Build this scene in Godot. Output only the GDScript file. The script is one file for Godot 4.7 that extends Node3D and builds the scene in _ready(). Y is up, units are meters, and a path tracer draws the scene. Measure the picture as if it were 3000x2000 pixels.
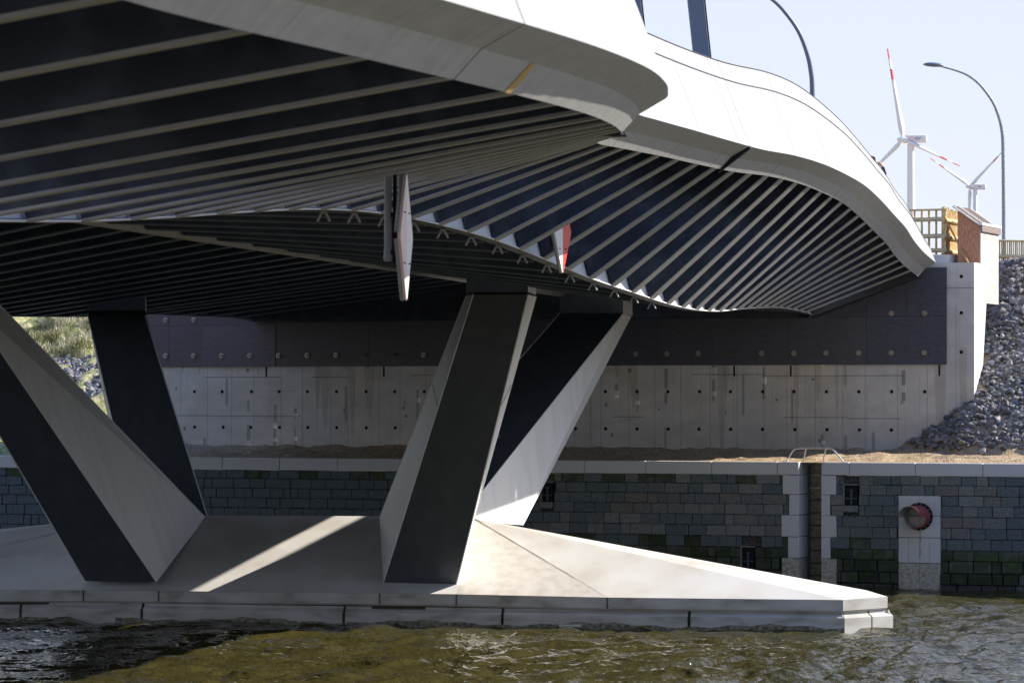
extends Node3D

# ---------------------------------------------------------------- numbers of the place (metres)
const SUN := Vector3(0.804, 0.559, -0.2006)          # towards the sun
const ACROSS := Vector3(0.981, 0.0, 0.193)          # across the bridge, to its right edge
const TURN := 0.3736                                # the quay and the abutment stand 21.4 degrees to the view
const UP := Vector3.UP

# stations along the bridge (one per rib) and two of its lines: the right keel and the right rib ends
const STATIONS := [-8, -4, 0, 2, 4, 6, 8, 10, 12, 14, 16, 18, 20, 22, 24, 26, 28, 30, 32, 34, 36, 38, 40, 42, 44]
const KEEL := [Vector3(-7.99, 6.35, -6.20), Vector3(-6.89, 6.05, -11.80), Vector3(-5.78, 5.88, -17.40), Vector3(-5.23, 5.77, -20.20), Vector3(-4.70, 5.76, -22.90),
	Vector3(-4.15, 5.88, -25.70), Vector3(-3.61, 6.01, -28.43), Vector3(-3.09, 6.18, -31.05), Vector3(-2.57, 6.37, -33.70), Vector3(-2.06, 6.53, -36.30),
	Vector3(-1.52, 6.63, -39.03), Vector3(-0.92, 6.65, -42.09), Vector3(-0.25, 6.61, -45.48), Vector3(0.44, 6.49, -48.96), Vector3(1.19, 6.34, -52.78),
	Vector3(1.99, 6.24, -56.85), Vector3(2.75, 6.15, -60.71), Vector3(3.44, 6.13, -64.23), Vector3(4.07, 6.18, -67.42), Vector3(4.64, 6.29, -70.31),
	Vector3(5.18, 6.38, -73.04), Vector3(5.71, 6.46, -75.74), Vector3(6.26, 6.51, -78.52), Vector3(6.82, 6.52, -81.36), Vector3(7.36, 6.50, -84.11)]
const EDGE := [Vector3(-5.05, 6.83, -5.62), Vector3(-3.45, 6.61, -11.12), Vector3(-1.90, 6.51, -16.64), Vector3(-0.81, 6.48, -19.33), Vector3(0.03, 6.51, -21.97),
	Vector3(0.53, 6.62, -24.78), Vector3(0.80, 6.76, -27.56), Vector3(0.95, 6.92, -30.26), Vector3(1.05, 7.09, -32.99), Vector3(1.00, 7.24, -35.70),
	Vector3(0.97, 7.40, -38.53), Vector3(1.38, 7.56, -41.64), Vector3(1.96, 7.71, -45.05), Vector3(2.65, 7.83, -48.53), Vector3(3.41, 7.97, -52.34),
	Vector3(4.24, 8.16, -56.41), Vector3(5.05, 8.28, -60.26), Vector3(5.80, 8.32, -63.76), Vector3(6.49, 8.30, -66.95), Vector3(7.11, 8.18, -69.82),
	Vector3(7.68, 8.03, -72.55), Vector3(8.25, 7.87, -75.24), Vector3(8.76, 7.71, -78.02), Vector3(9.32, 7.57, -80.87), Vector3(9.95, 7.42, -83.60)]
const LEFT_KEEL := [Vector3(-14.40, 5.84, -60.0), Vector3(-12.78, 6.08, -68.0), Vector3(-11.12, 6.27, -76.1), Vector3(-9.99, 6.36, -80.3), Vector3(-8.99, 6.49, -83.6),
	Vector3(-7.92, 6.52, -86.7), Vector3(-7.14, 6.53, -88.8), Vector3(-6.76, 6.50, -89.8), Vector3(-6.54, 6.43, -90.4)]

var rng := RandomNumberGenerator.new()
var taken := {}
var M := {}                                          # materials


func _ready() -> void:
	rng.seed = 20240607
	# ---- camera
	var cam := Camera3D.new()
	cam.name = "camera"
	cam.set_frustum(0.1, Vector2(0.0, 0.00735), 0.5, 4000.0)
	cam.position = Vector3(0, 4.6, 0)
	var lens := CameraAttributesPhysical.new()
	lens.frustum_focal_length = 120.0
	lens.exposure_aperture = 5.6
	lens.frustum_focus_distance = 66.0
	cam.attributes = lens
	add_child(cam)
	cam.set_frustum(0.1, Vector2(0.0, 0.00735), 0.5, 4000.0)
	cam.current = true
	# ---- sky and air
	var sky := ProceduralSkyMaterial.new()
	sky.sky_top_color = Color(0.40, 0.62, 0.98)
	sky.sky_horizon_color = Color(0.90, 0.92, 0.945)
	sky.sky_curve = 0.5
	sky.ground_horizon_color = Color(0.55, 0.58, 0.6)
	sky.ground_bottom_color = Color(0.2, 0.2, 0.18)
	sky.sky_energy_multiplier = 1.0
	sky.sun_angle_max = 1.0
	var e := Environment.new()
	e.background_mode = Environment.BG_SKY
	e.sky = Sky.new()
	e.sky.sky_material = sky
	e.tonemap_mode = Environment.TONE_MAPPER_LINEAR
	e.background_energy_multiplier = 0.22
	e.tonemap_exposure = 5.2
	e.sdfgi_enabled = true
	e.ssao_enabled = true
	e.ssil_enabled = true
	var w := WorldEnvironment.new()
	w.name = "air"
	w.environment = e
	add_child(w)
	# ---- sun
	var sun := DirectionalLight3D.new()
	sun.name = "sun"
	sun.light_energy = 0.60
	sun.light_color = Color(1.0, 0.965, 0.915)
	sun.light_angular_distance = 0.5
	sun.shadow_enabled = true
	sun.basis = Basis.looking_at(-SUN)
	add_child(sun)

	materials()
	build_water()
	build_banks()
	build_quay()
	build_abutment()
	build_pier()
	build_columns()
	build_bridge()
	build_riprap()
	build_fences()
	build_lamps()
	build_turbines()
	build_signs()
	build_person()


# ---------------------------------------------------------------- naming
func numbered(called: String) -> String:
	var n: int = taken.get(called, 0)
	taken[called] = n + 1
	return called if n == 0 else "%s_%03d" % [called, n]


func tag(o: Node3D, label: String, category: String, group := "") -> Node3D:
	o.set_meta("label", label)
	o.set_meta("category", category)
	if group != "":
		o.set_meta("group", group)
	return o


func thing(called: String, label: String, category: String, group := "", at := Vector3.ZERO, turn := 0.0) -> Node3D:
	var o := Node3D.new()
	o.name = numbered(called)
	o.position = at
	o.rotation.y = turn
	add_child(o)
	return tag(o, label, category, group)


func obj(called: String, mesh: Mesh, m: Material, parent: Node = null, at := Vector3.ZERO) -> MeshInstance3D:
	var o := MeshInstance3D.new()
	o.mesh = mesh
	o.material_override = m
	o.position = at
	if parent == null:
		o.name = numbered(called)
		add_child(o)
	else:
		var n := 0
		var nm := called
		while parent.has_node(nm):
			n += 1
			nm = "%s_%03d" % [called, n]
		o.name = nm
		parent.add_child(o)
	return o


var counts := {}
func part(called: String, mesh: Mesh, m: Material, parent: Node, at := Vector3.ZERO) -> MeshInstance3D:   # like obj() with a fast counter, for long rows of parts
	var key := "%d %s" % [parent.get_instance_id(), called]
	var n: int = counts.get(key, 0)
	counts[key] = n + 1
	var o := MeshInstance3D.new()
	o.mesh = mesh
	o.material_override = m
	o.position = at
	o.name = called if n == 0 else "%s_%03d" % [called, n]
	parent.add_child(o)
	return o


func structure(o: Node3D, kind := "structure") -> Node3D:
	o.set_meta("kind", kind)
	return o


# ---------------------------------------------------------------- shapes
func begin() -> SurfaceTool:
	var st := SurfaceTool.new()
	st.begin(Mesh.PRIMITIVE_TRIANGLES)
	st.set_smooth_group(-1)
	return st


func done(st: SurfaceTool) -> ArrayMesh:
	st.generate_normals()
	return st.commit()


func tri(st: SurfaceTool, a: Vector3, b: Vector3, c: Vector3) -> void:      # clockwise seen from its front
	st.set_uv(Vector2(a.x, a.y)); st.add_vertex(a)
	st.set_uv(Vector2(b.x, b.y)); st.add_vertex(b)
	st.set_uv(Vector2(c.x, c.y)); st.add_vertex(c)


func quad(st: SurfaceTool, a: Vector3, b: Vector3, c: Vector3, d: Vector3) -> void:
	tri(st, a, b, c)
	tri(st, a, c, d)


# a six-sided solid: four corners below, the same four above (anticlockwise seen from above: front left, front right, back right, back left)
func hexa(st: SurfaceTool, b: Array, t: Array) -> void:
	quad(st, t[0], t[3], t[2], t[1])
	quad(st, b[0], b[1], b[2], b[3])
	for i in 4:
		var j := (i + 1) % 4
		quad(st, b[i], t[i], t[j], b[j])


func box(st: SurfaceTool, c: Vector3, s: Vector3, bs := Basis.IDENTITY) -> void:
	var h := s * 0.5
	var b := []
	var t := []
	for k in [Vector2(-1, 1), Vector2(1, 1), Vector2(1, -1), Vector2(-1, -1)]:
		b.append(c + bs * Vector3(k.x * h.x, -h.y, k.y * h.z))
		t.append(c + bs * Vector3(k.x * h.x, h.y, k.y * h.z))
	hexa(st, b, t)


# a box with its edges cut off by r
func soft_box(st: SurfaceTool, c: Vector3, s: Vector3, r: float, bs := Basis.IDENTITY) -> void:
	var h := s * 0.5
	var pts := func(axis: int, sg: float) -> Array:
		var out := []
		var a1 := (axis + 1) % 3
		var a2 := (axis + 2) % 3
		for k in [Vector2(-1, -1), Vector2(1, -1), Vector2(1, 1), Vector2(-1, 1)]:
			var v := Vector3.ZERO
			v[axis] = sg * h[axis]
			v[a1] = k.x * (h[a1] - r)
			v[a2] = k.y * (h[a2] - r)
			out.append(v)
		return out
	var put := func(q: Array) -> void:
		var n: Vector3 = (q[2] - q[0]).cross(q[1] - q[0])
		var mid := Vector3.ZERO
		for v in q:
			mid += v
		if n.dot(mid) < 0.0:
			q.reverse()
		for k in range(1, q.size() - 1):
			tri(st, c + bs * q[0], c + bs * q[k], c + bs * q[k + 1])
	for axis in 3:
		for sg in [-1.0, 1.0]:
			put.call(pts.call(axis, sg))
	for axis in 3:
		var a1 := (axis + 1) % 3
		var a2 := (axis + 2) % 3
		for s1 in [-1.0, 1.0]:
			for s2 in [-1.0, 1.0]:
				var q := []
				for k in [[0, -1.0], [0, 1.0], [1, 1.0], [1, -1.0]]:
					var v := Vector3.ZERO
					v[axis] = k[1] * (h[axis] - r)
					v[a1] = s1 * (h[a1] - (0.0 if k[0] == 0 else r))
					v[a2] = s2 * (h[a2] - (r if k[0] == 0 else 0.0))
					q.append(v)
				put.call(q)
	for sx in [-1.0, 1.0]:
		for sy in [-1.0, 1.0]:
			for sz in [-1.0, 1.0]:
				put.call([Vector3(sx * h.x, sy * (h.y - r), sz * (h.z - r)), Vector3(sx * (h.x - r), sy * h.y, sz * (h.z - r)), Vector3(sx * (h.x - r), sy * (h.y - r), sz * h.z)])


func tube(st: SurfaceTool, pts: Array, r0: float, r1 := -1.0, sides := 10, caps := true) -> void:
	if r1 < 0.0:
		r1 = r0
	var rings := []
	var n := pts.size()
	var side := Vector3.ZERO
	for i in n:
		var t: Vector3 = (pts[mini(i + 1, n - 1)] - pts[maxi(i - 1, 0)]).normalized()
		if side == Vector3.ZERO:
			side = t.cross(Vector3.UP if absf(t.y) < 0.9 else Vector3.RIGHT).normalized()
		side = (side - t * side.dot(t)).normalized()
		var other := t.cross(side)
		var r := lerpf(r0, r1, float(i) / maxf(n - 1, 1))
		var ring := []
		for k in sides:
			var a := TAU * k / sides
			ring.append(pts[i] + (side * cos(a) + other * sin(a)) * r)
		rings.append(ring)
	st.set_smooth_group(1)
	for i in n - 1:
		for k in sides:
			var j := (k + 1) % sides
			quad(st, rings[i][k], rings[i][j], rings[i + 1][j], rings[i + 1][k])
	st.set_smooth_group(-1)
	if caps:
		for k in sides:
			var j := (k + 1) % sides
			tri(st, pts[0], rings[0][j], rings[0][k])
			tri(st, pts[n - 1], rings[n - 1][k], rings[n - 1][j])


# a skin through several lines of points, smooth along the lines; uv in metres
func skin(lines: Array, smooth := true) -> ArrayMesh:
	var st := begin()
	var n: int = lines[0].size()
	for r in lines.size() - 1:
		st.set_smooth_group(r + 1 if smooth else -1)
		var run := 0.0
		for i in n - 1:
			var a: Vector3 = lines[r][i]
			var b: Vector3 = lines[r][i + 1]
			var c: Vector3 = lines[r + 1][i + 1]
			var d: Vector3 = lines[r + 1][i]
			var step := a.distance_to(b)
			var v0 := float(r)
			for k in [[a, run, v0], [b, run + step, v0], [c, run + step, v0 + 1], [a, run, v0], [c, run + step, v0 + 1], [d, run, v0 + 1]]:
				st.set_uv(Vector2(k[1], k[2]))
				st.add_vertex(k[0])
			run += step
	st.generate_normals()
	return st.commit()


func along(points: Array, at: Array, s: float) -> Vector3:
	var n := points.size()
	var i := 0
	while i < n - 2 and s > at[i + 1]:
		i += 1
	var p0: Vector3 = points[i]
	var p1: Vector3 = points[i + 1]
	var h: float = at[i + 1] - at[i]
	var m0: Vector3 = (p1 - points[i - 1]) / (at[i + 1] - at[i - 1]) if i > 0 else (p1 - p0) / h
	var m1: Vector3 = (points[i + 2] - p0) / (at[i + 2] - at[i]) if i < n - 2 else (p1 - p0) / h
	var t: float = (s - at[i]) / h
	var t2 := t * t
	var t3 := t2 * t
	return p0 * (2 * t3 - 3 * t2 + 1) + m0 * h * (t3 - 2 * t2 + t) + p1 * (3 * t2 - 2 * t3) + m1 * h * (t3 - t2)


func keel(s: float) -> Vector3:
	return along(KEEL, STATIONS, s)


func edge(s: float) -> Vector3:
	return along(EDGE, STATIONS, s)


# ---------------------------------------------------------------- materials
func lin(r: float, g: float, b: float) -> Color:
	return Color(r, g, b).linear_to_srgb()


func mat(c: Color, rough := 0.7, spec := 0.4) -> StandardMaterial3D:
	var m := StandardMaterial3D.new()
	m.albedo_color = c
	m.roughness = rough
	m.metallic_specular = spec
	return m


func noise_tex(sd: int, freq: float, ramp: Array, size := 512, octaves := 5, normal := false, strength := 4.0) -> NoiseTexture2D:
	var n := FastNoiseLite.new()
	n.seed = sd
	n.noise_type = FastNoiseLite.TYPE_SIMPLEX_SMOOTH
	n.frequency = freq
	n.fractal_octaves = octaves
	var t := NoiseTexture2D.new()
	t.width = size
	t.height = size
	t.seamless = true
	t.noise = n
	if normal:
		t.as_normal_map = true
		t.bump_strength = strength
	else:
		var g := Gradient.new()
		var off := PackedFloat32Array()
		var col := PackedColorArray()
		for r in ramp:
			off.append(r[0])
			col.append(r[1])
		g.offsets = off
		g.colors = col
		t.color_ramp = g
	return t


# noise laid on all sides of a thing, repeating every «metres»
func rough_mat(ramp: Array, sd: int, freq: float, metres: float, rough := 0.85, bump := 0.0, size := 512, stretch := Vector3.ONE) -> StandardMaterial3D:
	var m := mat(Color.WHITE, rough)
	m.albedo_texture = noise_tex(sd, freq, ramp, size)
	m.uv1_triplanar = true
	m.uv1_world_triplanar = true
	m.uv1_scale = Vector3.ONE / metres * stretch
	if bump > 0.0:
		m.heightmap_enabled = true
		m.heightmap_scale = bump
		m.heightmap_texture = noise_tex(sd + 7, freq * 1.6, [[0.0, Color.BLACK], [1.0, Color.WHITE]], size)
	return m


# paint weathered in streaks that run across a skin (its v), u in metres along it
func streaky(c: Color, sd: int) -> StandardMaterial3D:
	var m := mat(Color.WHITE, 0.45)
	var n := FastNoiseLite.new()
	n.seed = sd
	n.frequency = 0.035
	n.fractal_octaves = 4
	var n2 := FastNoiseLite.new()
	n2.seed = sd + 50
	n2.frequency = 0.012
	n2.fractal_octaves = 3
	var im := Image.create(1024, 128, false, Image.FORMAT_RGB8)
	var base := c.srgb_to_linear()
	for y in 128:
		for x in 1024:
			var ends := smoothstep(0.0, 120.0, float(mini(x, 1023 - x)))                    # the picture repeats: fade to the mean at its seam
			var v := n.get_noise_2d(x * 1.6, y * 0.10) * 0.16 + n2.get_noise_2d(x, y * 1.2) * 0.13
			var drip := maxf(0.0, n.get_noise_2d(x * 2.5 + 4000.0, y * 0.03) - 0.28) * 0.9
			v = 1.0 + v * 0.75 * ends - drip * 0.7 * ends
			im.set_pixel(x, y, Color(base.r * v * (1.0 - drip * 0.03), base.g * v, base.b * v * (1.0 - drip * 0.1)).clamp().linear_to_srgb())
	m.albedo_texture = ImageTexture.create_from_image(im)
	m.uv1_scale = Vector3(1.0 / 9.0, 1.0, 1.0)
	return m


func two(c: Color, spread: float) -> Array:
	return [[0.25, c.darkened(spread)], [0.5, c], [0.75, c.lightened(spread * 0.7)]]


func materials() -> void:
	# bridge paints
	M.silver = streaky(lin(0.335, 0.338, 0.342), 11)  # same silver as the underside, darkened to offset strong sun on the face
	M.silver_shade_lift = streaky(lin(0.43, 0.43, 0.43), 12)  # same silver again, lightened because the under face lies in shade
	M.dark_steel = rough_mat(two(lin(0.030, 0.034, 0.042), 0.08), 13, 0.01, 3.0, 0.55)
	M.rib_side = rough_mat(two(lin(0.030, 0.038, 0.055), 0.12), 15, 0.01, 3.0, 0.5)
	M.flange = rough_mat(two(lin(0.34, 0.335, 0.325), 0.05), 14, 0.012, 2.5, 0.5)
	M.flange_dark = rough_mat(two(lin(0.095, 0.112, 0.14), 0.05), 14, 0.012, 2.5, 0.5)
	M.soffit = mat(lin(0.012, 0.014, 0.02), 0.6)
	M.stain = mat(lin(0.50, 0.36, 0.13), 0.7)
	M.web = mat(lin(0.80, 0.80, 0.80), 0.45)
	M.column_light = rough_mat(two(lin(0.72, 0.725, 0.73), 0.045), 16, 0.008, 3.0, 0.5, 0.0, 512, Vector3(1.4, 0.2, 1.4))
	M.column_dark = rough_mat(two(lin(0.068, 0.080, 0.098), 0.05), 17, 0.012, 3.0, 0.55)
	M.joint = mat(lin(0.012, 0.012, 0.014), 0.8)
	# concrete and stone
	M.pier = rough_mat([[0.12, lin(0.47, 0.44, 0.40)], [0.36, lin(0.54, 0.525, 0.49)], [0.6, lin(0.575, 0.565, 0.545)], [0.85, lin(0.60, 0.595, 0.585)]], 21, 0.004, 6.0, 0.8, 0.15, 1024)
	M.pier_low = rough_mat([[0.12, lin(0.25, 0.235, 0.20)], [0.38, lin(0.40, 0.39, 0.36)], [0.8, lin(0.50, 0.49, 0.47)]], 22, 0.006, 4.0, 0.8, 0.3, 1024, Vector3(0.6, 1.6, 0.6))
	M.pier_dirty = rough_mat([[0.2, lin(0.43, 0.40, 0.35)], [0.45, lin(0.485, 0.46, 0.42)], [0.65, lin(0.505, 0.485, 0.45)], [0.85, lin(0.53, 0.515, 0.485)]], 27, 0.008, 3.0, 0.8, 0.15, 1024)
	M.tide = rough_mat(two(lin(0.19, 0.18, 0.125), 0.3), 28, 0.02, 1.5, 0.5)
	M.groove = mat(lin(0.07, 0.06, 0.05), 0.9)
	M.granite = rough_mat([[0.2, lin(0.42, 0.42, 0.42)], [0.5, lin(0.52, 0.52, 0.52)], [0.8, lin(0.61, 0.61, 0.61)]], 23, 0.09, 1.0, 0.8, 0.15)
	M.granite_stained = rough_mat([[0.2, lin(0.22, 0.21, 0.16)], [0.5, lin(0.36, 0.34, 0.28)], [0.8, lin(0.48, 0.46, 0.41)]], 24, 0.02, 1.3, 0.8, 0.2)
	M.mortar = rough_mat(two(lin(0.062, 0.070, 0.068), 0.3), 25, 0.03, 1.0, 0.95)
	M.white_granite = M.granite
	for k in 6:
		var v: float = [0.115, 0.125, 0.140, 0.108, 0.165, 0.130][k]
		var warm: float = [0.88, 0.92, 1.0, 0.84, 1.0, 1.08][k]
		var c := Vector3(v * warm, v * 1.05, v * 1.03 / sqrt(warm))
		M["stone%d" % k] = rough_mat([[0.25, lin(c.x * 0.66, c.y * 0.7, c.z * 0.7)], [0.5, lin(c.x, c.y, c.z)], [0.78, lin(c.x * 1.45, c.y * 1.42, c.z * 1.4)]], 30 + k, 0.03, 0.9, 0.85, 0.4)
	for k in 3:
		var v: float = [0.030, 0.044, 0.024][k]
		M["moss%d" % k] = rough_mat([[0.28, lin(v * 2.2, v * 2.3, v * 2.1)], [0.45, lin(v * 1.2, v * 1.4, v * 1.0)], [0.58, lin(v * 0.9, v * 1.3, v * 0.6)], [0.8, lin(v * 1.3, v * 2.2, v * 0.7)]], 40, 0.012, 2.6, 0.9, 0.6)
	M.wet = rough_mat(two(lin(0.014, 0.018, 0.022), 0.3), 44, 0.03, 0.8, 0.35, 0.4)
	M.iron = mat(lin(0.05, 0.06, 0.075), 0.6)
	M.dark_hole = mat(lin(0.01, 0.011, 0.013), 0.95)
	M.rust = rough_mat(two(lin(0.13, 0.055, 0.03), 0.3), 46, 0.03, 0.6, 0.8)
	M.pipe_red = rough_mat(two(lin(0.20, 0.042, 0.038), 0.15), 47, 0.03, 0.6, 0.6)
	M.pipe_in = mat(lin(0.38, 0.38, 0.39), 0.5)
	M.steel = mat(lin(0.55, 0.56, 0.57), 0.3)
	M.steel.metallic = 0.7
	M.galv = rough_mat(two(lin(0.28, 0.32, 0.38), 0.35), 48, 0.03, 0.7, 0.45)
	M.lamp_grey = mat(lin(0.12, 0.15, 0.21), 0.4)
	# plywood and wood
	for k in 4:
		var v: float = [0.092, 0.080, 0.108, 0.074][k]
		M["panel%d" % k] = rough_mat(two(lin(v * [1.15, 0.98, 1.2, 0.95][k], v * 0.98, v * [1.0, 1.18, 1.0, 1.3][k]), 0.05), 50 + k, 0.02, 1.6, 0.5, 0.0, 512, Vector3(0.7, 1.6, 0.7))
	M.zinc = mat(lin(0.36, 0.33, 0.26), 0.4)
	M.zinc.metallic = 0.5
	M.wood_new = rough_mat(two(lin(0.60, 0.43, 0.20), 0.2), 55, 0.03, 0.5, 0.75, 0.0, 256, Vector3(1.0, 0.2, 1.0))
	M.wood_pole = rough_mat(two(lin(0.56, 0.45, 0.24), 0.2), 56, 0.03, 0.5, 0.75, 0.0, 256, Vector3(0.3, 1.0, 1.0))
	M.ply = rough_mat([[0.3, lin(0.30, 0.13, 0.07)], [0.5, lin(0.42, 0.20, 0.11)], [0.75, lin(0.50, 0.26, 0.16)]], 57, 0.02, 0.7, 0.7, 0.0, 512, Vector3(2.5, 0.35, 2.5))
	M.board_grey = rough_mat([[0.3, lin(0.40, 0.36, 0.31)], [0.5, lin(0.52, 0.48, 0.43)], [0.8, lin(0.62, 0.58, 0.53)]], 58, 0.03, 0.6, 0.8, 0.0, 256, Vector3(1.0, 0.2, 1.0))
	M.slate_wood = rough_mat(two(lin(0.22, 0.18, 0.16), 0.3), 59, 0.03, 0.6, 0.8)
	M.white_edge = mat(lin(0.75, 0.75, 0.75), 0.5)
	M.stake_dark = mat(lin(0.16, 0.10, 0.06), 0.6)
	M.stake = mat(lin(0.45, 0.24, 0.05), 0.6)
	M.bamboo = rough_mat(two(lin(0.40, 0.33, 0.15), 0.3), 60, 0.04, 0.5, 0.8)
	# ground
	M.sand = rough_mat([[0.2, lin(0.21, 0.15, 0.09)], [0.5, lin(0.36, 0.27, 0.165)], [0.8, lin(0.48, 0.38, 0.25)]], 61, 0.02, 2.2, 0.95, 3.0, 1024)
	M.grass = rough_mat([[0.2, lin(0.12, 0.14, 0.04)], [0.45, lin(0.24, 0.25, 0.08)], [0.62, lin(0.38, 0.34, 0.17)], [0.8, lin(0.46, 0.42, 0.27)]], 62, 0.012, 4.0, 0.95, 3.0, 1024)
	M.kerb = mat(lin(0.34, 0.22, 0.19), 0.9)
	for k in 6:
		var v: float = [0.11, 0.17, 0.23, 0.14, 0.29, 0.19][k]
		M["rock%d" % k] = rough_mat(two(lin(v * [0.95, 1.0, 1.1, 0.92, 1.05, 1.2][k], v * [0.98, 1.0, 1.0, 0.97, 1.0, 1.0][k], v * [1.10, 1.04, 0.94, 1.14, 1.0, 0.86][k]), 0.25), 70 + k, 0.05, 0.6, 0.85, 0.5, 256)
	# others
	M.turbine = mat(lin(0.74, 0.75, 0.76), 0.5)
	M.red = mat(lin(0.58, 0.06, 0.07), 0.5)
	M.sign_white = mat(lin(0.82, 0.82, 0.82), 0.35)
	M.sign_red = mat(lin(0.80, 0.045, 0.02), 0.35)
	M.sign_red_glare = mat(lin(0.80, 0.60, 0.60), 0.35)  # sign red with the sun glare put into its colour
	M.sign_frame = mat(lin(0.30, 0.32, 0.34), 0.5)
	M.hair = mat(lin(0.10, 0.012, 0.01), 0.7)
	M.skin = mat(lin(0.55, 0.27, 0.17), 0.6)
	M.cloth = mat(lin(0.035, 0.03, 0.07), 0.9)
	M.jeans = mat(lin(0.04, 0.06, 0.12), 0.9)


# ---------------------------------------------------------------- water
func build_water() -> void:
	var m := mat(lin(0.043, 0.038, 0.0125), 0.03, 0.40)
	m.normal_enabled = true
	m.normal_texture = noise_tex(81, 0.0065, [], 1024, 4, true, 8.0)
	m.normal_scale = 1.7
	m.uv1_scale = Vector3(1, 1, 1)
	var waves := []
	for i in 24:
		var l := 0.26 * pow(1.115, i) * rng.randf_range(0.9, 1.1)           # 0.38 m to about 8 m long
		var a := deg_to_rad(rng.randf_range(-55, 55) + 62.0)
		var amp := 0.0098 * pow(l, 0.5)
		waves.append([TAU / l * cos(a), TAU / l * sin(a), rng.randf_range(0, TAU), amp])
	var warp := FastNoiseLite.new()
	warp.seed = 5
	warp.frequency = 0.35
	warp.fractal_octaves = 2
	var height := func(x: float, z: float) -> float:
		var wx := x + warp.get_noise_2d(x, z) * 0.7
		var wz := z + warp.get_noise_2d(x + 40.0, z - 17.0) * 0.7
		var gust := 0.85 + 0.5 * warp.get_noise_2d(x * 0.3 + 90.0, z * 0.15)
		var h := 0.0
		for v in waves:
			var s: float = sin(v[0] * wx + v[1] * wz + v[2])
			h += v[3] * (s + 0.35 * s * s - 0.17)                                # sharper crests
		return h * gust
	var sheet := func(x0: float, x1: float, z0: float, z1: float, dx: float, dz: float) -> ArrayMesh:
		var nx := int(ceil((x1 - x0) / dx)) + 1
		var nz := int(ceil((z1 - z0) / dz)) + 1
		var vs := PackedVector3Array()
		var ns := PackedVector3Array()
		var us := PackedVector2Array()
		var ix := PackedInt32Array()
		vs.resize(nx * nz)
		ns.resize(nx * nz)
		us.resize(nx * nz)
		var hs := PackedFloat32Array()
		hs.resize(nx * nz)
		for j in nz:
			for i in nx:
				var x := lerpf(x0, x1, float(i) / (nx - 1))
				var z := lerpf(z0, z1, float(j) / (nz - 1))
				hs[j * nx + i] = height.call(x, z)
				vs[j * nx + i] = Vector3(x, hs[j * nx + i], z)
				us[j * nx + i] = Vector2(x, z) / 1.7
		ix.resize(6 * (nx - 1) * (nz - 1))
		var sx := (x1 - x0) / (nx - 1)
		var sz := (z1 - z0) / (nz - 1)
		for j in nz:
			for i in nx:
				var gx: float = (hs[j * nx + mini(i + 1, nx - 1)] - hs[j * nx + maxi(i - 1, 0)]) / (2.0 * sx)
				var gz: float = (hs[mini(j + 1, nz - 1) * nx + i] - hs[maxi(j - 1, 0) * nx + i]) / (2.0 * sz)
				ns[j * nx + i] = Vector3(-gx, 1.0, -gz).normalized()
		for j in nz - 1:
			for i in nx - 1:
				var a := j * nx + i
				var o := 6 * (j * (nx - 1) + i)
				ix[o] = a
				ix[o + 1] = a + 1
				ix[o + 2] = a + nx + 1
				ix[o + 3] = a
				ix[o + 4] = a + nx + 1
				ix[o + 5] = a + nx
		var arr := []
		arr.resize(Mesh.ARRAY_MAX)
		arr[Mesh.ARRAY_VERTEX] = vs
		arr[Mesh.ARRAY_NORMAL] = ns
		arr[Mesh.ARRAY_TEX_UV] = us
		arr[Mesh.ARRAY_INDEX] = ix
		var am := ArrayMesh.new()
		am.add_surface_from_arrays(Mesh.PRIMITIVE_TRIANGLES, arr)
		return am
	var root := Node3D.new()
	root.name = "water"
	add_child(root)
	structure(root)
	var near: MeshInstance3D = obj("water_surface", sheet.call(-14.0, 15.0, -84.0, -50.0, 0.075, 0.055), m, root)
	structure(near)
	for r in [[-60.0, -14.0, -100.0, -50.0, 0.6, 0.5], [15.0, 60.0, -84.0, -50.0, 0.6, 0.5], [-60.0, 60.0, -50.0, -3.0, 0.6, 0.5]]:
		structure(obj("water_surface", sheet.call(r[0], r[1], r[2], r[3], r[4], r[5]), m, root))


# ---------------------------------------------------------------- ground: all in the frame of the quay (x along it, -z inland)
func quay_frame() -> Transform3D:
	return Transform3D(Basis(UP, -TURN), Vector3(0, 0, -83.1))


func wall_frame() -> Transform3D:
	return Transform3D(Basis(UP, -TURN), Vector3(0, 0, -87.9))


# height of the banks at a along the abutment and c metres inland of its face
func bank_height(a: float, c: float) -> float:
	var flat := 2.93 + clampf((c + 4.4) / 4.4, 0.0, 1.0) * 0.24
	var right := 4.42 + 0.78 * c - maxf(12.15 - a, 0.0) * 0.66
	var left := 3.35 + c * 0.35 - maxf(a + 11.0, 0.0) * 0.66
	var h := maxf(flat, maxf(right if a > 0.0 else -9.0, left if a < 0.0 else -9.0))
	return minf(h, 7.92)


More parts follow.
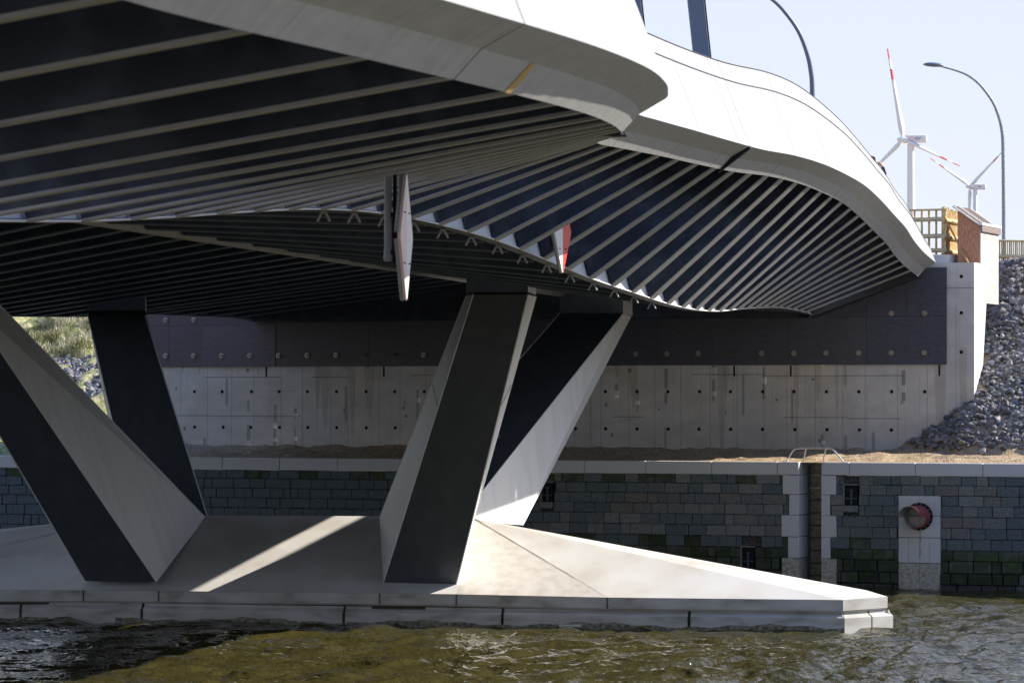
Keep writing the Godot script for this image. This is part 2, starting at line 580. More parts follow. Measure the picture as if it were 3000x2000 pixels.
func build_banks() -> void:
	var n := FastNoiseLite.new()
	n.seed = 9
	n.frequency = 0.5
	n.fractal_octaves = 4
	var patch := func(a0: float, a1: float, c0: float, c1: float, step: float, rough: float) -> ArrayMesh:
		var st := begin()
		st.set_smooth_group(1)
		var na := int((a1 - a0) / step)
		var nc := int((c1 - c0) / step)
		var at := func(i: int, j: int) -> Vector3:
			var a := a0 + (a1 - a0) * i / na
			var c := c0 + (c1 - c0) * j / nc
			var h := bank_height(a, c)
			if c > -3.9:
				h += n.get_noise_2d(a * 2.2, c * 2.2) * rough
			return Vector3(a, h, -c)
		for i in na:
			for j in nc:
				quad(st, at.call(i, j), at.call(i, j + 1), at.call(i + 1, j + 1), at.call(i + 1, j))
		st.generate_normals()
		return st.commit()
	var f := wall_frame()
	var ground := structure(obj("ground", patch.call(-11.2, 17.5, -4.38, 0.6, 0.09, 0.11), M.sand))
	ground.transform = f
	var slope := structure(obj("bank_slope", patch.call(9.6, 30.0, 0.604, 6.0, 0.2, 0.10), M.sand))
	slope.transform = f
	var hill := structure(obj("grass_slope", patch.call(-40.0, -11.204, -4.38, 16.0, 0.25, 0.35), M.grass))
	hill.transform = f
	var st := begin()
	quad(st, Vector3(-9.0, 7.9, -2000), Vector3(900, 7.9, -2000), Vector3(900, 7.9, -5.9), Vector3(-9.0, 7.9, -5.9))
	quad(st, Vector3(-900, 7.9, -2000), Vector3(-9.0, 7.9, -2000), Vector3(-9.0, 7.9, -15.9), Vector3(-900, 7.9, -15.9))
	var up := structure(obj("upper_ground", done(st), M.sand))
	up.transform = f
	st = begin()
	box(st, Vector3(0, 1.4, 40), Vector3(400, 3.0, 84))
	structure(obj("near_quay", done(st), M.pier_low))
	# grass: bent blades spread over the slope behind the left end of the abutment
	st = begin()
	for k in 7:
		var ang := k * 0.9
		var o := Vector3(cos(ang), 0, sin(ang)) * 0.05
		var s := Vector3(-sin(ang), 0, cos(ang)) * 0.012
		var lean := Vector3(cos(ang), 0, sin(ang)) * (0.05 + 0.03 * (k % 3))
		var mid := o + lean * 0.4 + UP * 0.10
		quad(st, o - s, mid - s * 0.7, mid + s * 0.7, o + s)
		tri(st, mid - s * 0.7, o + lean + UP * (0.15 + 0.03 * (k % 2)), mid + s * 0.7)
	var gm := mat(Color.WHITE, 0.9)
	gm.vertex_color_use_as_albedo = true
	gm.backlight_enabled = true
	gm.backlight = lin(0.10, 0.12, 0.03)
	var mm := MultiMesh.new()
	mm.transform_format = MultiMesh.TRANSFORM_3D
	mm.use_colors = true
	mm.mesh = done(st)
	var places := []
	for i in 9000:
		var a := rng.randf_range(-19.0, -10.9)
		var c := rng.randf_range(6.0, 15.5)
		if n.get_noise_2d(a * 1.3 + 30.0, c * 1.6) < -0.06 and rng.randf() < 0.8:
			continue
		places.append([a, c])
	mm.instance_count = places.size()
	for i in places.size():
		var a: float = places[i][0]
		var c: float = places[i][1]
		var sc := rng.randf_range(0.7, 1.7)
		mm.set_instance_transform(i, f * Transform3D(Basis(UP, rng.randf() * TAU).scaled(Vector3(sc, sc * rng.randf_range(0.6, 1.2), sc)), Vector3(a, bank_height(a, c) + n.get_noise_2d(a * 2.2, c * 2.2) * 0.35 - 0.01, -c)))
		var dry := clampf(n.get_noise_2d(a * 1.1, c * 1.1 + 50.0) * 1.6 + 0.45 + rng.randf_range(-0.2, 0.2), 0.0, 1.0)
		mm.set_instance_color(i, Color(0.24, 0.23, 0.11).lerp(Color(0.54, 0.50, 0.38), dry))
	var g := MultiMeshInstance3D.new()
	g.name = "grass"
	g.multimesh = mm
	g.material_override = gm
	add_child(g)
	tag(g, "dry yellow green grass on the slope beyond the leftmost columns", "grass")
	structure(g, "stuff")


# ---------------------------------------------------------------- quay wall
func build_quay() -> void:
	var q := thing("quay_wall", "long quay wall of dark mossy stone blocks under a pale granite coping", "quay wall")
	q.transform = quay_frame()
	var top := 2.94
	var rec0 := 7.285        # the ladder recess along the wall
	var rec1 := 7.83
	# core behind the facing, left open at the recess
	for r in [[-40.0, rec0 - 0.004], [rec1 + 0.004, 40.0]]:
		var st := begin()
		box(st, Vector3((r[0] + r[1]) / 2, 0.7, -0.62), Vector3(r[1] - r[0], 3.8, 1.0))
		obj("wall_core", done(st), M.mortar, q)
	var back := begin()
	box(back, Vector3((rec0 + rec1) / 2, 0.7, -1.12), Vector3(rec1 - rec0 + 0.4, 4.4, 0.5))
	obj("recess_back", done(back), M.granite_stained, q)
	# coping stones
	var x := -19.2
	var k := 0
	while x < 22.0:
		var l := 1.62 + 0.06 * sin(k * 2.3)
		var a := x
		var b := x + l
		if a < rec0 and b > rec0:
			b = rec0
		elif a >= rec0 and a < rec1:
			a = rec1
			b = rec1 + 0.68
		var st := begin()
		soft_box(st, Vector3((a + b) / 2, top - 0.15, -0.43), Vector3(b - a - 0.012, 0.30, 0.98), 0.012)
		part("coping_stone", done(st), M.granite, q)
		x = b
		k += 1
	# quoins beside the recess: from the coping down, alternately long and short
	var rows := [[2.632, 2.18, 0.40, 0.36], [2.18, 1.69, 0.24, 0.215], [1.69, 1.18, 0.43, 0.37], [1.18, 0.68, 0.27, 0.22], [0.68, -0.3, 0.42, 0.38]]
	for r in rows:
		for side in 2:
			var wid: float = r[2 + side]
			var inner: float = [rec0, rec1][side]
			var cx: float = inner - wid / 2 if side == 0 else inner + wid / 2
			var st := begin()
			soft_box(st, Vector3(cx, (r[0] + r[1]) / 2, -0.41), Vector3(wid - 0.004, r[0] - r[1] - 0.008, 0.94), 0.008)
			part("quoin", done(st), M.granite if r[1] > 0.5 else M.granite_stained, q)
	# the pale panel round the outlet pipe
	var p0 := 9.70
	var p1 := 10.70
	var pm := (p0 + p1) / 2
	var pipe_at := Vector3(10.20, 1.70, 0.06)
	var pieces := [[p0, pm, 2.18, 1.72], [pm, p1, 2.18, 1.72], [p0, pm, 1.714, 1.21], [pm, p1, 1.714, 1.21], [p0, p0 + 0.24, 1.204, 0.62], [p0 + 0.24, p1 - 0.26, 1.204, 0.62], [p1 - 0.26, p1, 1.204, 0.62]]
	for pc in pieces:
		var st := begin()
		soft_box(st, Vector3((pc[0] + pc[1]) / 2, (pc[2] + pc[3]) / 2, -0.3), Vector3(pc[1] - pc[0] - 0.005, pc[2] - pc[3] - 0.006, 0.72), 0.006)
		part("panel_slab", done(st), M.granite, q)
	for pc in [[p0, pm], [pm, p1]]:
		var st := begin()
		soft_box(st, Vector3((pc[0] + pc[1]) / 2, 0.16, -0.3), Vector3(pc[1] - pc[0] - 0.005, 0.90, 0.72), 0.006)
		part("panel_slab", done(st), M.granite_stained, q)
	# niches: each a dark hole with an iron cross
	var niches := [[0.93, 2.165, 0.27, 0.46], [8.55, 2.175, 0.31, 0.47], [6.02, 0.665, 0.29, 0.50]]
	for nc in niches:
		var st := begin()
		box(st, Vector3(nc[0], nc[1], -0.05), Vector3(nc[2], nc[3], 0.14))
		obj("niche", done(st), M.dark_hole, q)
		st = begin()
		box(st, Vector3(nc[0] + 0.01, nc[1] - nc[3] * 0.1, 0.045), Vector3(0.05, nc[3] * 0.72, 0.03))
		box(st, Vector3(nc[0], nc[1] - nc[3] * 0.16, 0.046), Vector3(nc[2] * 0.96, 0.035, 0.034))
		box(st, Vector3(nc[0] + 0.01, nc[1] + nc[3] * 0.25, 0.047), Vector3(0.09, 0.03, 0.034))
		obj("iron_cross", done(st), M.iron, q)
		st = begin()
		var hx: float = nc[2] / 2
		var hy: float = nc[3] / 2
		box(st, Vector3(nc[0], nc[1] + hy + 0.015, 0.045), Vector3(nc[2] + 0.07, 0.03, 0.06))
		box(st, Vector3(nc[0] - hx - 0.015, nc[1], 0.044), Vector3(0.03, nc[3], 0.058))
		obj("niche_frame", done(st), M.stone4, q)
		st = begin()
		soft_box(st, Vector3(nc[0] - 0.01, nc[1] - hy - 0.085, 0.03), Vector3(nc[2] + 0.04, 0.15, 0.10), 0.01)
		obj("niche_sill", done(st), M.stone4, q)
	# facing blocks, laid in courses
	var shapes := []
	for i in 8:
		var st := begin()
		soft_box(st, Vector3.ZERO, Vector3(0.99, 1.0, 1.0), 0.03 + 0.008 * (i % 3))
		shapes.append(done(st))
	var levels := [2.636, 2.42, 2.18, 1.94, 1.69, 1.435, 1.18, 0.92, 0.68, 0.39, 0.13, -0.14]
	var clear := func(a: float, b: float, y0: float, y1: float) -> Array:          # cuts a block short of the quoins, panel and niches
		var holes := [[p0, p1, -1.0, 2.18]]
		for o in rows:
			holes.append([rec0 - o[2] - 0.004, rec1 + o[3] + 0.004, o[1] + 0.002, o[0] - 0.002])
		for o in holes:
			if y1 > o[2] and y0 < o[3] and b > o[0] and a < o[1]:
				if a < o[0]:
					b = o[0]
				elif b > o[1]:
					a = o[1]
				else:
					return []
		for nc in niches:
			var l: float = nc[0] - nc[2] / 2 - 0.03
			var r: float = nc[0] + nc[2] / 2 + 0.03
			if y1 > nc[1] - nc[3] / 2 - 0.16 and y0 < nc[1] + nc[3] / 2 + 0.02 and b > l and a < r:
				if a < l - 0.08:
					b = l
				elif b > r + 0.08:
					a = r
				else:
					return []
		return [a, b]
	var rest := begin()
	var rest_moss := begin()
	var placed := 0
	for c in 11:
		var y1: float = levels[c]
		var y0: float = levels[c + 1]
		var course := y1 - y0
		var at := -17.5 + rng.randf() * 0.4
		while at < 16.0:
			var l := rng.randf_range(0.34, 0.62) if rng.randf() > 0.16 else rng.randf_range(0.18, 0.28)
			var ab: Array = clear.call(at, at + l, y0, y1)
			at += l
			if ab.is_empty() or ab[1] - ab[0] < 0.06:
				continue
			var low := y0 < 1.05 - 0.45 * smoothstep(2.0, 10.0, absf(at - 10.0)) * 0.0
			var gap := 0.010 if y0 > 0.55 else 0.026
			var proud := rng.randf_range(-0.012, 0.022) - (0.02 if c == 0 else 0.0) + (0.05 if y1 < 0.62 else 0.0)
			var size := Vector3(ab[1] - ab[0] - gap, course - gap, 0.2)
			var pos := Vector3((ab[0] + ab[1]) / 2, (y0 + y1) / 2 + rng.randf_range(-0.003, 0.003), -0.06 + proud)
			var seen: bool = ab[0] > 0.2 and ab[1] < 12.6 and y1 > 0.02 and (ab[0] > 5.6 or y1 > 0.9)
			var r := rng.randf()
			var key := "stone%d" % rng.randi_range(0, 5)
			if c == 0 and r < 0.35:
				key = "moss1"
			elif c >= 10:
				key = "wet"
			elif c >= 8:
				key = "moss%d" % rng.randi_range(0, 2)
			elif c >= 6:
				key = "moss%d" % rng.randi_range(0, 1) if r < (0.35 if c == 6 else 0.75) else "stone%d" % [0, 3][rng.randi_range(0, 1)]
			if seen and placed < 292:
				var o := part("stone_block", shapes[rng.randi_range(0, 7)], M[key], q, pos)
				o.scale = size
				o.rotation = Vector3(rng.randf_range(-0.02, 0.02), rng.randf_range(-0.025, 0.025), 0)
				placed += 1
			else:
				soft_box(rest_moss if key.begins_with("m") or key == "wet" else rest, pos, size, 0.012)
	structure(obj("stone_blocks", done(rest), M.stone3, q), "stuff")
	structure(obj("mossy_stone_blocks", done(rest_moss), M.moss1, q), "stuff")
	# outlet pipe: cut open at its outer end, bolted to a ring
	var pipe := thing("outlet_pipe", "red brown outlet pipe with cut end sticking out of the pale granite panel", "pipe")
	pipe.transform = quay_frame() * Transform3D(Basis.IDENTITY, pipe_at)
	var rad := 0.268
	var seg := 28
	var shell := begin()
	var inside := begin()
	shell.set_smooth_group(1)
	inside.set_smooth_group(1)
	for i in seg:
		var a0 := TAU * i / seg
		var a1 := TAU * (i + 1) / seg
		var upper := sin((a0 + a1) / 2) > -0.02
		var l0 := 0.95 if upper else 0.36
		var pt := func(ang: float, rr: float, z: float) -> Vector3:
			return Vector3(cos(ang) * rr, sin(ang) * rr, z)
		quad(shell, pt.call(a0, rad, 0.0), pt.call(a0, rad, l0), pt.call(a1, rad, l0), pt.call(a1, rad, 0.0))
		quad(inside, pt.call(a1, rad - 0.012, -0.3), pt.call(a1, rad - 0.012, l0), pt.call(a0, rad - 0.012, l0), pt.call(a0, rad - 0.012, -0.3))
		quad(shell, pt.call(a0, rad, l0), pt.call(a0, rad - 0.012, l0), pt.call(a1, rad - 0.012, l0), pt.call(a1, rad, l0))
	obj("pipe_shell", done(shell), M.pipe_red, pipe)
	obj("pipe_lining", done(inside), M.pipe_in, pipe)
	var ring := begin()
	for i in seg:
		var a0 := TAU * i / seg
		var a1 := TAU * (i + 1) / seg
		var p := [Vector3(cos(a0), sin(a0), 0), Vector3(cos(a1), sin(a1), 0)]
		quad(ring, p[0] * 0.325 + Vector3(0, 0, 0.03), p[1] * 0.325 + Vector3(0, 0, 0.03), p[1] * 0.262 + Vector3(0, 0, 0.03), p[0] * 0.262 + Vector3(0, 0, 0.03))
		quad(ring, p[0] * 0.325, p[1] * 0.325, p[1] * 0.325 + Vector3(0, 0, 0.03), p[0] * 0.325 + Vector3(0, 0, 0.03))
	var flange := obj("flange_ring", done(ring), M.dark_hole, pipe)
	var bolt := CylinderMesh.new()
	bolt.top_radius = 0.013
	bolt.bottom_radius = 0.013
	bolt.height = 0.02
	bolt.radial_segments = 6
	for i in 16:
		var a := TAU * (i + 0.5) / 16
		var o := part("bolt", bolt, M.zinc, flange, Vector3(cos(a) * 0.296, sin(a) * 0.296, 0.04))
		o.rotation.x = PI / 2
	# rust streak below the pipe: a thin film on the slab, ragged at its end
	var st := begin()
	for i in 7:
		var xx := pipe_at.x + 0.02 + rng.randf_range(-0.012, 0.012)
		var y := 1.36 - i * 0.09
		var wd := 0.016 + 0.006 * (i % 3)
		quad(st, Vector3(xx - wd, y - 0.09, 0.0645), Vector3(xx - wd * 0.8, y, 0.0645), Vector3(xx + wd * 0.8, y, 0.0645), Vector3(xx + wd, y - 0.09, 0.0645))
	obj("rust_streak", done(st), M.granite_stained, q)
	# ladder with its handrail
	var lad := thing("quay_ladder", "steel ladder in the quay wall recess with a bent handrail above", "ladder")
	lad.transform = quay_frame()
	var lx0 := rec0 + 0.06
	var lx1 := rec1 - 0.05
	for lx in [lx0, lx1]:
		var s := begin()
		box(s, Vector3(lx, 1.3, -0.62), Vector3(0.055, 3.1, 0.025))
		obj("stile", done(s), M.iron, lad)
	for i in 10:
		var s := begin()
		tube(s, [Vector3(lx0, 2.62 - i * 0.297, -0.62), Vector3(lx1, 2.62 - i * 0.297, -0.62)], 0.014, -1, 8)
		part("rung", done(s), M.steel if i < 2 else M.iron, lad)
	for zz in [-0.16, -0.86]:
		var s := begin()
		var pts := [Vector3(6.90, 2.93, zz), Vector3(7.06, 3.19, zz), Vector3(7.13, 3.25, zz), Vector3(7.24, 3.265, zz), Vector3(7.72, 3.265, zz), Vector3(7.92, 3.265, zz), Vector3(8.04, 3.245, zz), Vector3(8.10, 3.19, zz), Vector3(8.33, 2.93, zz)]
		if zz < -0.5:
			continue
		tube(s, pts, 0.021, -1, 8)
		obj("handrail", done(s), M.steel, lad)
	for xx in [7.30, 7.78]:
		var s := begin()
		tube(s, [Vector3(xx + 0.10, 3.26, -0.16), Vector3(xx + 0.02, 3.08, -0.30), Vector3(xx - 0.03, 2.99, -0.40), Vector3(xx - 0.03, 2.72, -0.44)], 0.017, -1, 8)
		obj("handrail_brace", done(s), M.steel, lad)
	for xx in [6.90, 8.33]:
		var s := begin()
		box(s, Vector3(xx, 2.946, -0.16), Vector3(0.12, 0.012, 0.09))
		obj("foot_plate", done(s), M.steel, lad)


# ---------------------------------------------------------------- abutment
func build_abutment() -> void:
	var ab := thing("abutment_wall", "grey board marked concrete abutment wall behind the quay, dotted with tie holes", "concrete wall")
	ab.transform = wall_frame()
	# its face: one picture of formwork lines, rubbed patches and stains
	var im := Image.create(2048, 448, false, Image.FORMAT_RGB8)
	var n := FastNoiseLite.new()
	n.seed = 77
	n.frequency = 0.012
	n.fractal_octaves = 5
	var n2 := FastNoiseLite.new()
	n2.seed = 78
	n2.frequency = 0.09
	for y in 448:
		for x in 2048:
			var v := 0.50 + n.get_noise_2d(x, y * 1.6) * 0.085 + n2.get_noise_2d(x * 1.8, y * 0.5) * 0.022 + n.get_noise_2d(x * 0.2 + 900, y * 0.12) * 0.05
			var warm := 0.5 + n.get_noise_2d(x * 0.3 - 300.0, y * 0.1) * 0.9
			var c := Color(v * (1.03 + 0.09 * warm), v, v * (0.95 - 0.11 * warm)).clamp()
			im.set_pixel(x, y, c.linear_to_srgb())
	var shade := func(r: Rect2i, f: Color) -> void:
		for y in range(maxi(r.position.y, 0), mini(r.end.y, 448)):
			for x in range(maxi(r.position.x, 0), mini(r.end.x, 2048)):
				im.set_pixel(x, y, (im.get_pixel(x, y) * f).clamp())
	var px := 2048.0 / 23.6
	for i in 34:                                                       # upright board joints
		var x := int((0.35 + i * 0.71 + rng.randf_range(-0.12, 0.12)) * px)
		shade.call(Rect2i(x, rng.randi_range(0, 120), 2, 448), Color(0.86, 0.86, 0.87))
	for i in 90:
		shade.call(Rect2i(rng.randi_range(0, 2047), rng.randi_range(-60, 260), 1, rng.randi_range(60, 300)), Color(1, 1, 1) * rng.randf_range(0.86, 0.95))
	for i in 26:                                                       # damp runs below the sheets
		var dx := rng.randi_range(0, 2030)
		var dw := rng.randi_range(6, 26)
		var dl := rng.randi_range(40, 260)
		for q in dw:
			shade.call(Rect2i(dx + q, 180, 1, int(dl * (0.4 + 0.6 * sin(PI * q / dw)))), Color(0.93, 0.915, 0.89))
	for y in [54, 238, 330]:                                           # level joints
		var x := 0
		while x < 2048:
			var l := rng.randi_range(60, 240)
			if rng.randf() < (0.95 if y == 54 else 0.5):
				shade.call(Rect2i(x, y + rng.randi_range(-2, 2), l, 2), Color(0.74, 0.74, 0.76))
			x += l
	for i in 33:                                                       # spacer strips: darker, with a pale plug here and there
		var x := int((0.30 + i * 0.69 + rng.randf_range(-0.10, 0.10)) * px)
		var y := rng.randi_range(0, 60)
		while y < 400:
			var l := rng.randi_range(20, 90)
			if rng.randf() < 0.55:
				var wide := rng.randi_range(5, 9)
				shade.call(Rect2i(x, y, wide, l), Color(1, 1, 1) * rng.randf_range(0.74, 0.86))
				shade.call(Rect2i(x + 1, y + l, maxi(wide - 3, 2), rng.randi_range(2, 9)), Color(0.86, 0.86, 0.87))
				if rng.randf() < 0.6:
					shade.call(Rect2i(x, y + rng.randi_range(0, l), 9, rng.randi_range(8, 16)), Color(1.3, 1.32, 1.35))
			y += l + rng.randi_range(6, 70)
	for i in 60:
		shade.call(Rect2i(rng.randi_range(0, 2047), rng.randi_range(0, 440), rng.randi_range(3, 8), rng.randi_range(3, 9)), Color(0.7, 0.7, 0.7))
	for i in 9:
		shade.call(Rect2i(rng.randi_range(0, 2000), rng.randi_range(60, 300), rng.randi_range(20, 110), 1), Color(1.0, 0.78, 0.62))
	var wm := mat(Color.WHITE, 0.85, 0.3)
	wm.albedo_texture = ImageTexture.create_from_image(im)
	var st := begin()
	var a0 := -11.2
	var a1 := 12.15
	var y0 := 2.6
	var y1 := 7.76
	var put := func(p: Vector3, uv: Vector2) -> void:
		st.set_uv(uv)
		st.add_vertex(p)
	var face := [Vector3(a0, y0, 0), Vector3(a0, y1, 0), Vector3(a1, y1, 0), Vector3(a1, y0, 0)]
	var fuv := [Vector2(0, 1), Vector2(0, 0), Vector2(1, 0), Vector2(1, 1)]
	for k in [0, 1, 2, 0, 2, 3]:
		put.call(face[k], fuv[k])
	obj("concrete_face", done(st), wm, ab)
	# the same wall's body, with the right end running back a little and leaning
	st = begin()
	hexa(st, [Vector3(a0, y0, -0.004), Vector3(a1, y0, -0.004), Vector3(a1, y0, -0.30), Vector3(a0, y0, -1.2)], [Vector3(a0, y1, -0.004), Vector3(a1, y1, -0.004), Vector3(a1, y1, -1.5), Vector3(a0, y1, -1.5)])
	obj("wall_body", done(st), M.pier, ab)
	st = begin()
	box(st, Vector3(10.95, 7.87, -0.9), Vector3(0.95, 0.22, 1.0))
	obj("bearing_ledge", done(st), M.pier, ab)
	# dark film faced sheets bolted to the upper part
	var seams := [-11.2, -9.86, -8.86, -6.7, -4.0, -1.1, 1.9, 4.0, 5.43, 7.42, 9.44, 11.47]
	for i in seams.size() - 1:
		var s := begin()
		var l: float = seams[i]
		var r: float = seams[i + 1]
		var th := 0.05 if i != 2 else 0.07
		var hi := 6.36 if i < 3 else 6.45
		if i >= 8:
			hi = 6.46
		soft_box(s, Vector3((l + r) / 2, (5.265 + hi) / 2, th / 2), Vector3(r - l - 0.006, hi - 5.265, th), 0.004)
		part("facing_sheet", done(s), M["panel%d" % [0, 0, 2, 0, 0, 3, 3, 1, 1, 1, 3][i]], ab)
	for r in [[-11.2, -9.86, 6.364, 6.9], [-9.86, -6.7, 6.364, 6.9], [9.44, 10.45, 6.464, 7.65], [10.45, 11.47, 6.464, 7.65], [5.43, 9.44, 6.464, 7.5]]:
		var s := begin()
		soft_box(s, Vector3((r[0] + r[1]) / 2, (r[2] + r[3]) / 2, 0.024), Vector3(r[1] - r[0] - 0.006, r[3] - r[2], 0.048), 0.004)
		part("facing_sheet", done(s), M.panel3 if r[0] > 0 else M.panel0, ab)
	# bolts with round washers
	var washer := begin()
	tube(washer, [Vector3(0, 0, 0.0), Vector3(0, 0, 0.02)], 0.068, -1, 14)
	tube(washer, [Vector3(0, 0, 0.02), Vector3(0, 0, 0.055)], 0.033, -1, 6)
	tube(washer, [Vector3(0, 0, 0.055), Vector3(0, 0, 0.12)], 0.015, -1, 6)
	var wmesh := done(washer)
	var spots := []
	for k in 28:
		var a := 10.92 - 0.835 * k
		if a < -11.0:
			break
		if a > 0.5 or a < -1.0:
			spots.append(Vector3(a, 5.56, 0.07))
	spots.append_array([Vector3(10.92, 6.53, 0.05), Vector3(10.08, 6.53, 0.05), Vector3(-9.96, 6.52, 0.05), Vector3(-9.12, 6.52, 0.05), Vector3(-10.8, 6.5, 0.05)])
	for p in spots:
		part("anchor_bolt", wmesh, M.zinc if rng.randf() < 0.85 else M.stake_dark, ab, p)
	# tie holes
	var hole := CylinderMesh.new()
	hole.top_radius = 0.045
	hole.bottom_radius = 0.045
	hole.height = 0.006
	hole.radial_segments = 12
	for k in 28:
		var a := 10.92 - 0.835 * k
		for y in [4.60, 3.655]:
			if a > -11.0 and not (y < 4 and a > 10.5):
				var o := part("tie_hole", hole, M.dark_hole, ab, Vector3(a + rng.randf_range(-0.02, 0.02), y, 0.0025))
				o.rotation.x = PI / 2
	for y in [7.42, 6.53, 5.57]:
		var o := part("tie_hole", hole, M.dark_hole, ab, Vector3(11.83, y, 0.0025))
		o.rotation.x = PI / 2
	for a in [-7.0, -3.6, 1.2, 6.0, 7.48, 11.28]:                      # slots cut below the sheets
		var s := begin()
		box(s, Vector3(a, 5.12, 0.003), Vector3(0.045, 0.27, 0.008))
		part("slot", done(s), M.dark_hole, ab)


# ---------------------------------------------------------------- pier
func build_pier() -> void:
	var p := thing("bridge_pier", "pale faceted concrete pier with pointed ends standing low in the water", "bridge pier")
	# top: facets between the front edge, the ridge and the back edge
	var lf := [Vector3(-20.0, 0.54, -71.0), Vector3(-14.34, 0.585, -69.62), Vector3(-8.60, 0.62, -68.42), Vector3(-7.06, 0.625, -68.12), Vector3(-2.60, 0.645, -67.05), Vector3(-1.09, 0.64, -66.76), Vector3(1.85, 0.61, -66.2), Vector3(6.35, 0.61, -65.4)]
	var nose := Vector3(7.28, 0.63, -66.1)
	var tail := Vector3(7.12, 0.615, -68.5)
	var rl := Vector3(-7.95, 2.00, -71.9)
	var rl2 := Vector3(-6.38, 2.00, -71.5)
	var rr := Vector3(-2.75, 2.015, -70.9)
	var rr2 := Vector3(-0.79, 1.985, -70.4)
	var far_l := Vector3(-20.4, 0.62, -75.6)
	var facet := func(called: String, pts: Array) -> void:
		var st := begin()
		for k in range(1, pts.size() - 1):
			var nn: Vector3 = (pts[k + 1] - pts[0]).cross(pts[k] - pts[0])
			if nn.y > 0:
				tri(st, pts[0], pts[k], pts[k + 1])
			else:
				tri(st, pts[0], pts[k + 1], pts[k])
		part(called, done(st), M.pier_dirty if called == "worn_facet" else M.pier, p)
	facet.call("top_facet", [rl, lf[1], lf[0], far_l])
	facet.call("top_facet", [rl, lf[2], lf[1]])
	facet.call("top_facet", [rl, rl2, lf[3], lf[2]])
	facet.call("top_facet", [rl2, rr, lf[4], lf[3]])
	facet.call("top_facet", [rr, rr2, lf[5], lf[4]])
	facet.call("worn_facet", [rr2, lf[6], lf[5]])
	facet.call("top_facet", [rr2, nose, lf[7], lf[6]])
	facet.call("top_facet", [rr2, tail, nose])
	var bk := [Vector3(-19.9, 0.54, -77.0), Vector3(-7.3, 0.6, -75.4), Vector3(-0.2, 0.6, -74.2), Vector3(6.4, 0.6, -71.5)]
	facet.call("back_facet", [far_l, rl, bk[1], bk[0]])
	facet.call("back_facet", [rl, rl2, rr, bk[2], bk[1]])
	facet.call("back_facet", [rr, rr2, bk[2]])
	facet.call("back_facet", [rr2, tail, bk[3], bk[2]])
	for cr in [[rr2, lf[6], 0.035], [rl, lf[1], 0.03]]:                 # dirt gathered along the folds
		var cs := begin()
		var d0: Vector3 = cr[1] - cr[0]
		var sd := d0.cross(UP).normalized()
		for i in 14:
			var w0: float = cr[2] * (1.0 - i / 15.0) * (0.7 + 0.3 * sin(i * 2.1))
			var w1: float = cr[2] * (1.0 - (i + 1) / 15.0) * (0.7 + 0.3 * sin((i + 1) * 2.1))
			var q0: Vector3 = cr[0] + d0 * (i / 14.0) + UP * 0.006
			var q1: Vector3 = cr[0] + d0 * ((i + 1) / 14.0) + UP * 0.006
			quad(cs, q0 - sd * w0, q1 - sd * w1, q1 + sd * w1 * 0.3, q0 + sd * w0 * 0.3)
		part("fold_dirt", done(cs), M.tide, p)
	# rim below the top, then a groove, then the fender blocks
	var outline := [lf[0], lf[1], lf[2], lf[3], lf[4], lf[5], lf[6], lf[7], nose, tail, bk[3], bk[2], bk[1], bk[0], far_l]
	var inward := func(v: Vector3, by: float) -> Vector3:
		var c := Vector3(clampf(v.x, -13.0, 3.0), v.y, -71.2 - clampf(v.x, -13.0, 3.0) * -0.197 * -1.0)
		return v + (Vector3(c.x, v.y, c.z) - v).normalized() * by
	for i in outline.size():
		var a: Vector3 = outline[i]
		var b: Vector3 = outline[(i + 1) % outline.size()]
		var st := begin()
		var dn := Vector3(0, 0.21, 0)
		quad(st, a - dn, a - UP * 0.012, b - UP * 0.012, b - dn)
		var a2: Vector3 = inward.call(a, 0.03) - Vector3(0, 0.245, 0)
		var b2: Vector3 = inward.call(b, 0.03) - Vector3(0, 0.245, 0)
		quad(st, a2, a - dn, b - dn, b2)
		quad(st, a - UP * 0.012, a + (inward.call(a, 0.012) - a), b + (inward.call(b, 0.012) - b), b - UP * 0.012)
		part("rim", done(st), M.pier_low, p)
		if i in [1, 2, 3, 4, 5]:                                        # casting joints
			st = begin()
			box(st, b - Vector3(0, 0.11, 0) + Vector3(0.0, 0, 0.006), Vector3(0.022, 0.215, 0.02))
			part("joint", done(st), M.groove, p)
	var st := begin()
	for i in outline.size():
		var a: Vector3 = inward.call(outline[i], 0.10)
		var b: Vector3 = inward.call(outline[(i + 1) % outline.size()], 0.10)
		quad(st, Vector3(a.x, -0.5, a.z), Vector3(a.x, 0.42, a.z), Vector3(b.x, 0.42, b.z), Vector3(b.x, -0.5, b.z))
	obj("groove", done(st), M.groove, p)
	# fender blocks along the front, round the nose
	var line := [Vector3(-20.0, 0, -71.0), Vector3(-14.34, 0, -69.62), Vector3(-8.60, 0, -68.42), Vector3(-2.60, 0, -67.05), Vector3(1.85, 0, -66.2), Vector3(6.37, 0, -65.38)]
	var total := 0.0
	var lens := []
	for i in line.size() - 1:
		lens.append(line[i].distance_to(line[i + 1]))
		total += lens[i]
	var at_len := func(s: float) -> Vector3:
		for i in lens.size():
			if s <= lens[i] or i == lens.size() - 1:
				return line[i].lerp(line[i + 1], s / lens[i])
			s -= lens[i]
		return line[-1]
